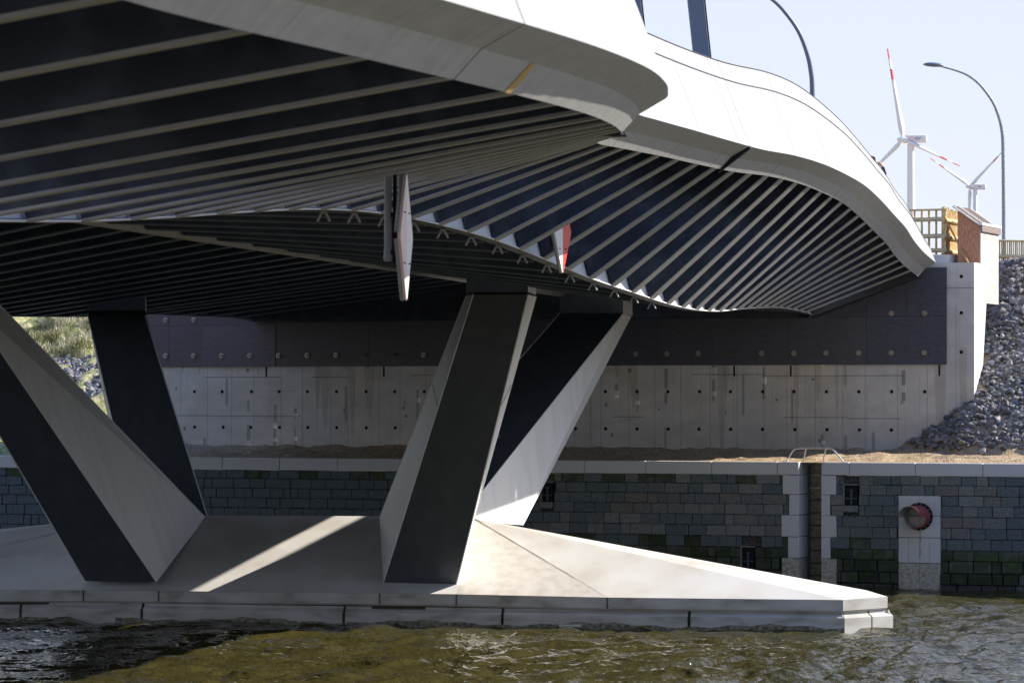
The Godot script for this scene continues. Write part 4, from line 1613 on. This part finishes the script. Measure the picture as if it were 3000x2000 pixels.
	structure(obj("kerb", done(st), M.kerb)).transform = Transform3D(Basis(UP, -0.28), Vector3(12.6, 7.95, -91.0))


# ---------------------------------------------------------------- lamps and posts
func build_lamps() -> void:
	# both lamps are the same model: a pole bent over at its top, with a flat oval head
	var prof := []
	for p in [Vector2(0.0, 0.0), Vector2(0.0, 1.6), Vector2(-0.02, 3.44), Vector2(-0.05, 3.9), Vector2(-0.13, 4.27), Vector2(-0.30, 4.70), Vector2(-0.57, 5.08), Vector2(-0.80, 5.31), Vector2(-1.06, 5.48), Vector2(-1.38, 5.60), Vector2(-1.78, 5.71)]:
		prof.append(Vector3(p.x, p.y, 0))
	for k in 2:
		var t := thing("street_lamp", ["curved grey lamp post rising behind the bridge edge, its head out of view", "tall curved lamp post with an oval head, standing behind the fence at the right"][k], "street lamp", "curved street lamps", [Vector3(6.01, 7.08, -68.0), Vector3(13.70, 7.95, -95.0)][k])
		prof[0].y = [1.35, 0.0][k]
		var st := begin()
		var fine := []
		var par := []
		for i in prof.size():
			par.append(float(i))
		for i in 41:
			fine.append(along(prof, par, i * 10.0 / 40.0))
		tube(st, fine, 0.056, 0.024, 12)
		obj("pole", done(st), [M.lamp_grey, M.galv][k], t)
		st = begin()
		st.set_smooth_group(1)
		var rings := []
		for i in 9:
			var u := i / 8.0
			var x := -1.70 - u * 0.56
			var r := sqrt(maxf(0.0, sin(PI * clampf(0.06 + u * 0.94, 0, 1)))) * 1.0
			var ring := []
			for j in 12:
				var a := TAU * j / 12
				ring.append(Vector3(x, 5.705 + 0.03 * u + sin(a) * r * (0.075 if sin(a) > 0 else 0.055) + 0.02, cos(a) * r * 0.14))
			rings.append(ring)
		for i in 8:
			for j in 12:
				var j2 := (j + 1) % 12
				quad(st, rings[i][j], rings[i][j2], rings[i + 1][j2], rings[i + 1][j])
		for j in 12:
			tri(st, Vector3(-1.70, 5.72, 0), rings[0][(j + 1) % 12], rings[0][j])
		obj("lamp_head", done(st), M.lamp_grey, t)
	# two flat leaning posts behind the near edge
	var base := [Vector3(1.70, 8.0, -46.0), Vector3(3.02, 8.1, -53.0)]
	for k in 2:
		var t := thing("bridge_post", ["flat dark blue post leaning behind the near tip of the bridge edge", "flat dark blue post with a fine bright line, between the near tip and the lamp"][k], "post", "flat posts along the bridge deck", base[k])
		var dirv := Vector3(-0.105, 0.994, 0).normalized()
		var bs := Basis(dirv.cross(Vector3(0, 0, 1)).normalized(), dirv, Vector3(0, 0, 1))
		var st := begin()
		soft_box(st, Vector3(0.10, 0, 0) + dirv * 2.6, Vector3(0.245, 5.4, 0.12), 0.01, bs)
		obj("shaft", done(st), M.lamp_grey, t)
		st = begin()
		box(st, Vector3(0.10, 0, 0) + dirv * 2.6 + bs.x * 0.131, Vector3(0.014, 5.4, 0.06), bs)
		obj("light_strip", done(st), M.sign_white, t)
		st = begin()
		box(st, Vector3(0.10, 0, 0) + dirv * 2.6 + bs.x * 0.147, Vector3(0.016, 5.4, 0.10), bs)
		obj("edge_cover", done(st), M.joint, t)


# ---------------------------------------------------------------- wind turbines
func build_turbines() -> void:
	var data := [
		["large wind turbine with red banded blades, just right of the bridge edge", Vector3(172.5, 115.4, -1500.0), [Vector3(-6.6, 39.8, 0), Vector3(25.2, -11.8, 0), Vector3(-19.0, -19.5, 0)], 1.5, 2.0, 9.2, 1.0],
		["smaller wind turbine farther off, behind the shed and the right lamp post", Vector3(295.9, 137.0, -2200.0), [Vector3(-25.3, 18.0, 0), Vector3(23.1, 24.2, 0), Vector3(-0.9, -33.0, 0)], 1.25, 1.6, 9.0, -0.4]]
	for d in data:
		var t := thing("wind_turbine", d[0], "wind turbine", "wind turbines on the horizon", Vector3(d[1].x + 2.0, 0, d[1].z))
		var hub := Vector3(-2.0, d[1].y, 0)
		var st := begin()
		tube(st, [Vector3(1.6, 0, -1.0), Vector3(1.2, d[1].y * 0.5, -1.0), Vector3(1.0, d[1].y - 2.0, -1.0)], d[4] * 1.15, d[3], 20)
		obj("tower", done(st), M.turbine, t)
		st = begin()
		soft_box(st, hub + Vector3(d[5] * 0.55 + 0.4, 0.5 * d[6], -1.4), Vector3(d[5], 3.6, 3.6), 0.5)
		obj("nacelle", done(st), M.turbine, t)
		st = begin()
		box(st, hub + Vector3(d[5] * 0.35, 0.5 * d[6], 0.43), Vector3(1.5, 1.5, 0.08))
		obj("round_emblem", done(st), M.sign_red_glare, t)
		st = begin()
		box(st, hub + Vector3(d[5] * 0.66, 0.75 * d[6], 0.43), Vector3(2.8, 0.35, 0.08))
		box(st, hub + Vector3(d[5] * 0.62, 0.1 * d[6], 0.43), Vector3(2.2, 0.35, 0.08))
		obj("nacelle_lettering", done(st), M.galv, t)
		st = begin()
		tube(st, [hub + Vector3(0.6, 0, -0.6), hub + Vector3(-0.6, 0, 0.0), hub + Vector3(-2.4, -0.2, 0.5), hub + Vector3(-3.0, -0.2, 0.6)], 1.7, 0.7, 14)
		obj("hub", done(st), M.turbine, t)
		for bl in d[2]:
			var v: Vector3 = bl
			var ln := v.length()
			var dirv := v / ln
			var wide := Vector3(-dirv.y, dirv.x, 0) * -1.0
			if wide.x < 0:
				wide = -wide
			var cut := func(u: float) -> Array:
				var w := (0.75 if u < 0.04 else lerpf(1.9, 0.35, pow((u - 0.12) / 0.88, 0.8)) if u > 0.12 else lerpf(0.75, 1.9, (u - 0.04) / 0.08)) * ln / 29.0
				var c := hub + dirv * (u * ln) + Vector3(-0.9, 0, 0.8)
				var th := Vector3(0, 0, maxf(0.12, w * 0.22))
				return [c - wide * w * 0.35, c + th, c + wide * w * 0.75, c - th]
			var blade := MeshInstance3D.new()
			var spans := [[0.0, 0.66, M.turbine], [0.66, 0.775, M.red], [0.775, 0.89, M.turbine], [0.89, 1.0, M.red]]
			for k in spans.size():
				st = begin()
				st.set_smooth_group(1)
				var n := 14 if k == 0 else 3
				for i in n:
					var c0: Array = cut.call(lerpf(spans[k][0], spans[k][1], float(i) / n))
					var c1: Array = cut.call(lerpf(spans[k][0], spans[k][1], float(i + 1) / n))
					for j in 4:
						var j2 := (j + 1) % 4
						quad(st, c0[j], c1[j], c1[j2], c0[j2])
				if k == 0:
					blade = part("blade", done(st), spans[k][2], t)
				else:
					part("red_band" if k % 2 else "white_band", done(st), spans[k][2], blade)


# ---------------------------------------------------------------- navigation signs hung from the ribs
func build_signs() -> void:
	var data := [
		["tall narrow diamond sign, red painted pale by glare and white, hung left under the ribs", Vector3(-0.97, 6.005, -31.0), 0.575, 0.33, "sign_red_glare", "sign_white", false],
		["diamond sign, white left and red right, half hidden behind a rib", Vector3(0.70, 6.84, -47.8), 0.58, 0.33, "sign_white", "sign_red", true]]
	for k in 2:
		var d: Array = data[k]
		var t := thing("diamond_sign", d[0], "navigation sign", "diamond navigation signs under the bridge", d[1], 1.5708 - [0.135, 0.37][k])
		var hh: float = d[2]
		var hw: float = d[3]
		var top := Vector3(0, hh, 0)
		var bot := Vector3(0, -hh, 0)
		var z := Vector3(0, 0, 0.014)
		var cut := Vector3(0.03, 0, 0)
		for side in 2:
			var sg: float = [1.0, -1.0][side]           # +x of the board lies away from the camera (left in the picture)
			var out := Vector3(-sg * hw, 0, 0)
			var st := begin()
			var a := [top, top + Vector3(-sg * 0.03, -0.02, 0), out + UP * 0.03, out - UP * 0.03, bot + Vector3(-sg * 0.03, 0.02, 0), bot]
			for i in range(1, 5):
				tri(st, a[0] + z, a[i] + z, a[i + 1] + z)
				tri(st, a[0] - z, a[i + 1] - z, a[i] - z)
			for i in 5:
				quad(st, a[i] - z, a[i] + z, a[i + 1] + z, a[i + 1] - z)
			obj("board_half", done(st), M[d[4] if side == 0 else d[5]], t)
		var st := begin()
		for sg in [-1.0, 1.0]:
			for e2 in [top, bot]:
				var p0 := Vector3(0.0, e2.y * 0.99, -0.032)
				var p1 := Vector3(sg * (hw - 0.01), signf(e2.y) * 0.035, -0.032)
				tube(st, [p0, p1], 0.018, -1, 6)
		obj("rear_frame", done(st), M.sign_frame, t)
		st = begin()
		for y in [0.22, -0.24]:
			for x in [-0.14, -0.11, 0.11, 0.14]:
				tube(st, [Vector3(x, y, 0.013), Vector3(x, y, 0.022)], 0.008, -1, 6)
		obj("screws", done(st), M.joint, t)
		# its hanger: a round tube and a flat bar beside it
		st = begin()
		tube(st, [Vector3(0, 0.60 - 0.02, -0.16), Vector3(0, -0.22, -0.16)], 0.036, -1, 10)
		tube(st, [Vector3(0, -0.16, -0.16), Vector3(0, -0.205, -0.16)], 0.042, -1, 10)
		obj("hanger_tube", done(st), M.dark_steel if k else M.sign_frame, t)
		st = begin()
		box(st, Vector3(0.03, 0.2, -0.10), Vector3(0.05, 0.86, 0.03))
		box(st, Vector3(0.0, 0.20, -0.09), Vector3(0.04, 0.05, 0.14))
		box(st, Vector3(0.0, -0.14, -0.09), Vector3(0.04, 0.05, 0.14))
		obj("hanger_bar", done(st), M.joint, t)


# ---------------------------------------------------------------- person behind the parapet
func blob(bones: Array, cell: float, k: float) -> ArrayMesh:               # smooth union of tapered capsules, meshed with surface nets
	var lo := Vector3.ONE * 1e9
	var hi := -lo
	for b in bones:
		for e in [[b[0], b[2]], [b[1], b[3]]]:
			lo = lo.min(e[0] - Vector3.ONE * (e[1] + k + cell * 2))
			hi = hi.max(e[0] + Vector3.ONE * (e[1] + k + cell * 2))
	var n := Vector3i(((hi - lo) / cell).ceil()) + Vector3i.ONE
	var field := PackedFloat32Array()
	field.resize(n.x * n.y * n.z)
	for z in n.z:
		for y in n.y:
			for x in n.x:
				var p := lo + Vector3(x, y, z) * cell
				var d := 1e3
				for b in bones:
					var ab: Vector3 = b[1] - b[0]
					var t := clampf((p - b[0]).dot(ab) / maxf(ab.length_squared(), 1e-9), 0.0, 1.0)
					var q: float = p.distance_to(b[0] + ab * t) - lerpf(b[2], b[3], t)
					var h := clampf(0.5 + 0.5 * (d - q) / k, 0.0, 1.0)
					d = lerpf(d, q, h) - k * h * (1.0 - h)
				field[(z * n.y + y) * n.x + x] = d
	var at := {}
	var st := begin()
	st.set_smooth_group(1)
	var value := func(x: int, y: int, z: int) -> float:
		return field[(z * n.y + y) * n.x + x]
	var vertex := func(x: int, y: int, z: int) -> Vector3:
		var key := Vector3i(x, y, z)
		if at.has(key):
			return at[key]
		var sum := Vector3.ZERO
		var c := 0
		for e in [[0, 0, 0, 1, 0, 0], [0, 1, 0, 1, 1, 0], [0, 0, 1, 1, 0, 1], [0, 1, 1, 1, 1, 1], [0, 0, 0, 0, 1, 0], [1, 0, 0, 1, 1, 0], [0, 0, 1, 0, 1, 1], [1, 0, 1, 1, 1, 1], [0, 0, 0, 0, 0, 1], [1, 0, 0, 1, 0, 1], [0, 1, 0, 0, 1, 1], [1, 1, 0, 1, 1, 1]]:
			var a: float = value.call(x + e[0], y + e[1], z + e[2])
			var b: float = value.call(x + e[3], y + e[4], z + e[5])
			if (a < 0) != (b < 0):
				sum += Vector3(e[0], e[1], e[2]).lerp(Vector3(e[3], e[4], e[5]), a / (a - b))
				c += 1
		var p := lo + (Vector3(x, y, z) + sum / maxf(c, 1)) * cell
		at[key] = p
		return p
	for z in range(1, n.z - 1):
		for y in range(1, n.y - 1):
			for x in range(1, n.x - 1):
				var a: float = value.call(x, y, z)
				for axis in 3:
					var s := Vector3i(x, y, z)
					s[axis] += 1
					var b: float = value.call(s.x, s.y, s.z)
					if (a < 0) == (b < 0):
						continue
					var u := Vector3i.ZERO
					var v := Vector3i.ZERO
					u[(axis + 1) % 3] = 1
					v[(axis + 2) % 3] = 1
					var o := Vector3i(x, y, z)
					var q := []
					for c in [o - u - v, o - v, o, o - u]:
						q.append(vertex.call(c.x, c.y, c.z))
					if a < 0:
						quad(st, q[0], q[3], q[2], q[1])
					else:
						quad(st, q[0], q[1], q[2], q[3])
	st.generate_normals()
	return st.commit()


func build_person() -> void:
	# standing on the deck behind the parapet, head bent, right forearm raised with the hand at the face
	var t := thing("person", "person with reddish hair and dark top leaning behind the far bridge parapet", "person", "", Vector3(7.96, 8.18, -75.6))
	var body := [
		[Vector3(0.02, 0.86, 0), Vector3(0.02, 1.02, 0), 0.145, 0.13], [Vector3(0.02, 1.02, 0), Vector3(0.04, 1.26, 0.03), 0.13, 0.15], [Vector3(-0.12, 1.31, 0.03), Vector3(0.20, 1.29, 0.03), 0.062, 0.062],
		[Vector3(0.03, 1.32, 0.04), Vector3(0.01, 1.42, 0.08), 0.055, 0.05],
		[Vector3(-0.07, 0.86, 0), Vector3(-0.09, 0.46, 0.03), 0.085, 0.06], [Vector3(-0.09, 0.46, 0.03), Vector3(-0.09, 0.07, -0.02), 0.058, 0.04], [Vector3(-0.09, 0.04, -0.03), Vector3(-0.09, 0.035, 0.15), 0.04, 0.035],
		[Vector3(0.11, 0.86, 0), Vector3(0.12, 0.46, 0.03), 0.085, 0.06], [Vector3(0.12, 0.46, 0.03), Vector3(0.12, 0.07, -0.02), 0.058, 0.04], [Vector3(0.12, 0.04, -0.03), Vector3(0.12, 0.035, 0.15), 0.04, 0.035]]
	var sleeves := [
		[Vector3(0.21, 1.29, 0.03), Vector3(0.27, 1.24, 0.16), 0.058, 0.052], [Vector3(0.27, 1.24, 0.16), Vector3(0.235, 1.36, 0.24), 0.05, 0.042],
		[Vector3(-0.14, 1.30, 0.03), Vector3(-0.22, 1.06, 0.12), 0.055, 0.045], [Vector3(-0.22, 1.06, 0.12), Vector3(-0.12, 1.10, 0.30), 0.043, 0.036]]
	body.append_array(sleeves)
	obj("body", blob(body, 0.022, 0.035), M.cloth, t)
	# head with nose, ears and chin, then its hair
	var hc := Vector3(-0.01, 1.51, 0.10)
	obj("head", blob([[hc + Vector3(0, 0.02, -0.01), hc + Vector3(0, -0.02, 0.01), 0.082, 0.074], [hc + Vector3(0, -0.07, 0.03), hc + Vector3(0, -0.085, 0.04), 0.045, 0.035], [hc + Vector3(0, 0.0, 0.085), hc + Vector3(0, -0.025, 0.098), 0.012, 0.016],
		[hc + Vector3(0.082, 0.01, 0.0), hc + Vector3(0.084, -0.02, 0.0), 0.016, 0.012], [hc + Vector3(-0.082, 0.01, 0.0), hc + Vector3(-0.084, -0.02, 0.0), 0.016, 0.012], [hc + Vector3(0, -0.06, -0.02), Vector3(0.01, 1.40, 0.07), 0.05, 0.05]], 0.008, 0.018), M.skin, t)
	obj("hair", blob([[hc + Vector3(0, 0.035, -0.02), hc + Vector3(0, 0.0, -0.03), 0.096, 0.09], [hc + Vector3(-0.06, 0.03, 0.03), hc + Vector3(-0.075, -0.04, 0.0), 0.04, 0.035], [hc + Vector3(0.06, 0.03, 0.03), hc + Vector3(0.075, -0.04, 0.0), 0.04, 0.035], [hc + Vector3(-0.06, 0.075, 0.04), hc + Vector3(0.06, 0.075, 0.04), 0.03, 0.03]], 0.009, 0.02), M.hair, t)
	# forearm and hand: palm, four unequal fingers and a thumb curled towards the face
	var wr := Vector3(0.215, 1.40, 0.245)
	var pm := Vector3(0.165, 1.46, 0.24)
	var hand := [[Vector3(0.235, 1.35, 0.24), wr, 0.034, 0.026], [wr, pm, 0.028, 0.032]]
	for i in 4:
		var off := Vector3(0.004 * i, 0.0, -0.03 + 0.019 * i)
		var ln: float = [0.9, 1.0, 0.95, 0.75][i]
		var k0 := pm + off + Vector3(-0.02, 0.012, 0)
		var k1 := k0 + Vector3(-0.034, 0.012, 0) * ln
		var k2 := k1 + Vector3(-0.026, -0.010, 0) * ln
		hand.append([k0, k1, 0.0095, 0.009])
		hand.append([k1, k2, 0.009, 0.0078])
	hand.append([pm + Vector3(0.015, -0.012, 0.02), pm + Vector3(-0.02, -0.035, 0.035), 0.012, 0.0095])
	obj("raised_hand", blob(hand, 0.006, 0.008), M.skin, t)
	var left := [[Vector3(-0.12, 1.10, 0.30), Vector3(-0.08, 1.12, 0.36), 0.028, 0.03]]
	for i in 4:
		left.append([Vector3(-0.095 + 0.019 * i, 1.125, 0.38), Vector3(-0.09 + 0.019 * i, 1.115, 0.44 - 0.006 * absf(i - 1.5)), 0.0095, 0.008])
	left.append([Vector3(-0.06, 1.115, 0.35), Vector3(-0.03, 1.11, 0.40), 0.011, 0.009])
	obj("lowered_hand", blob(left, 0.007, 0.008), M.skin, t)
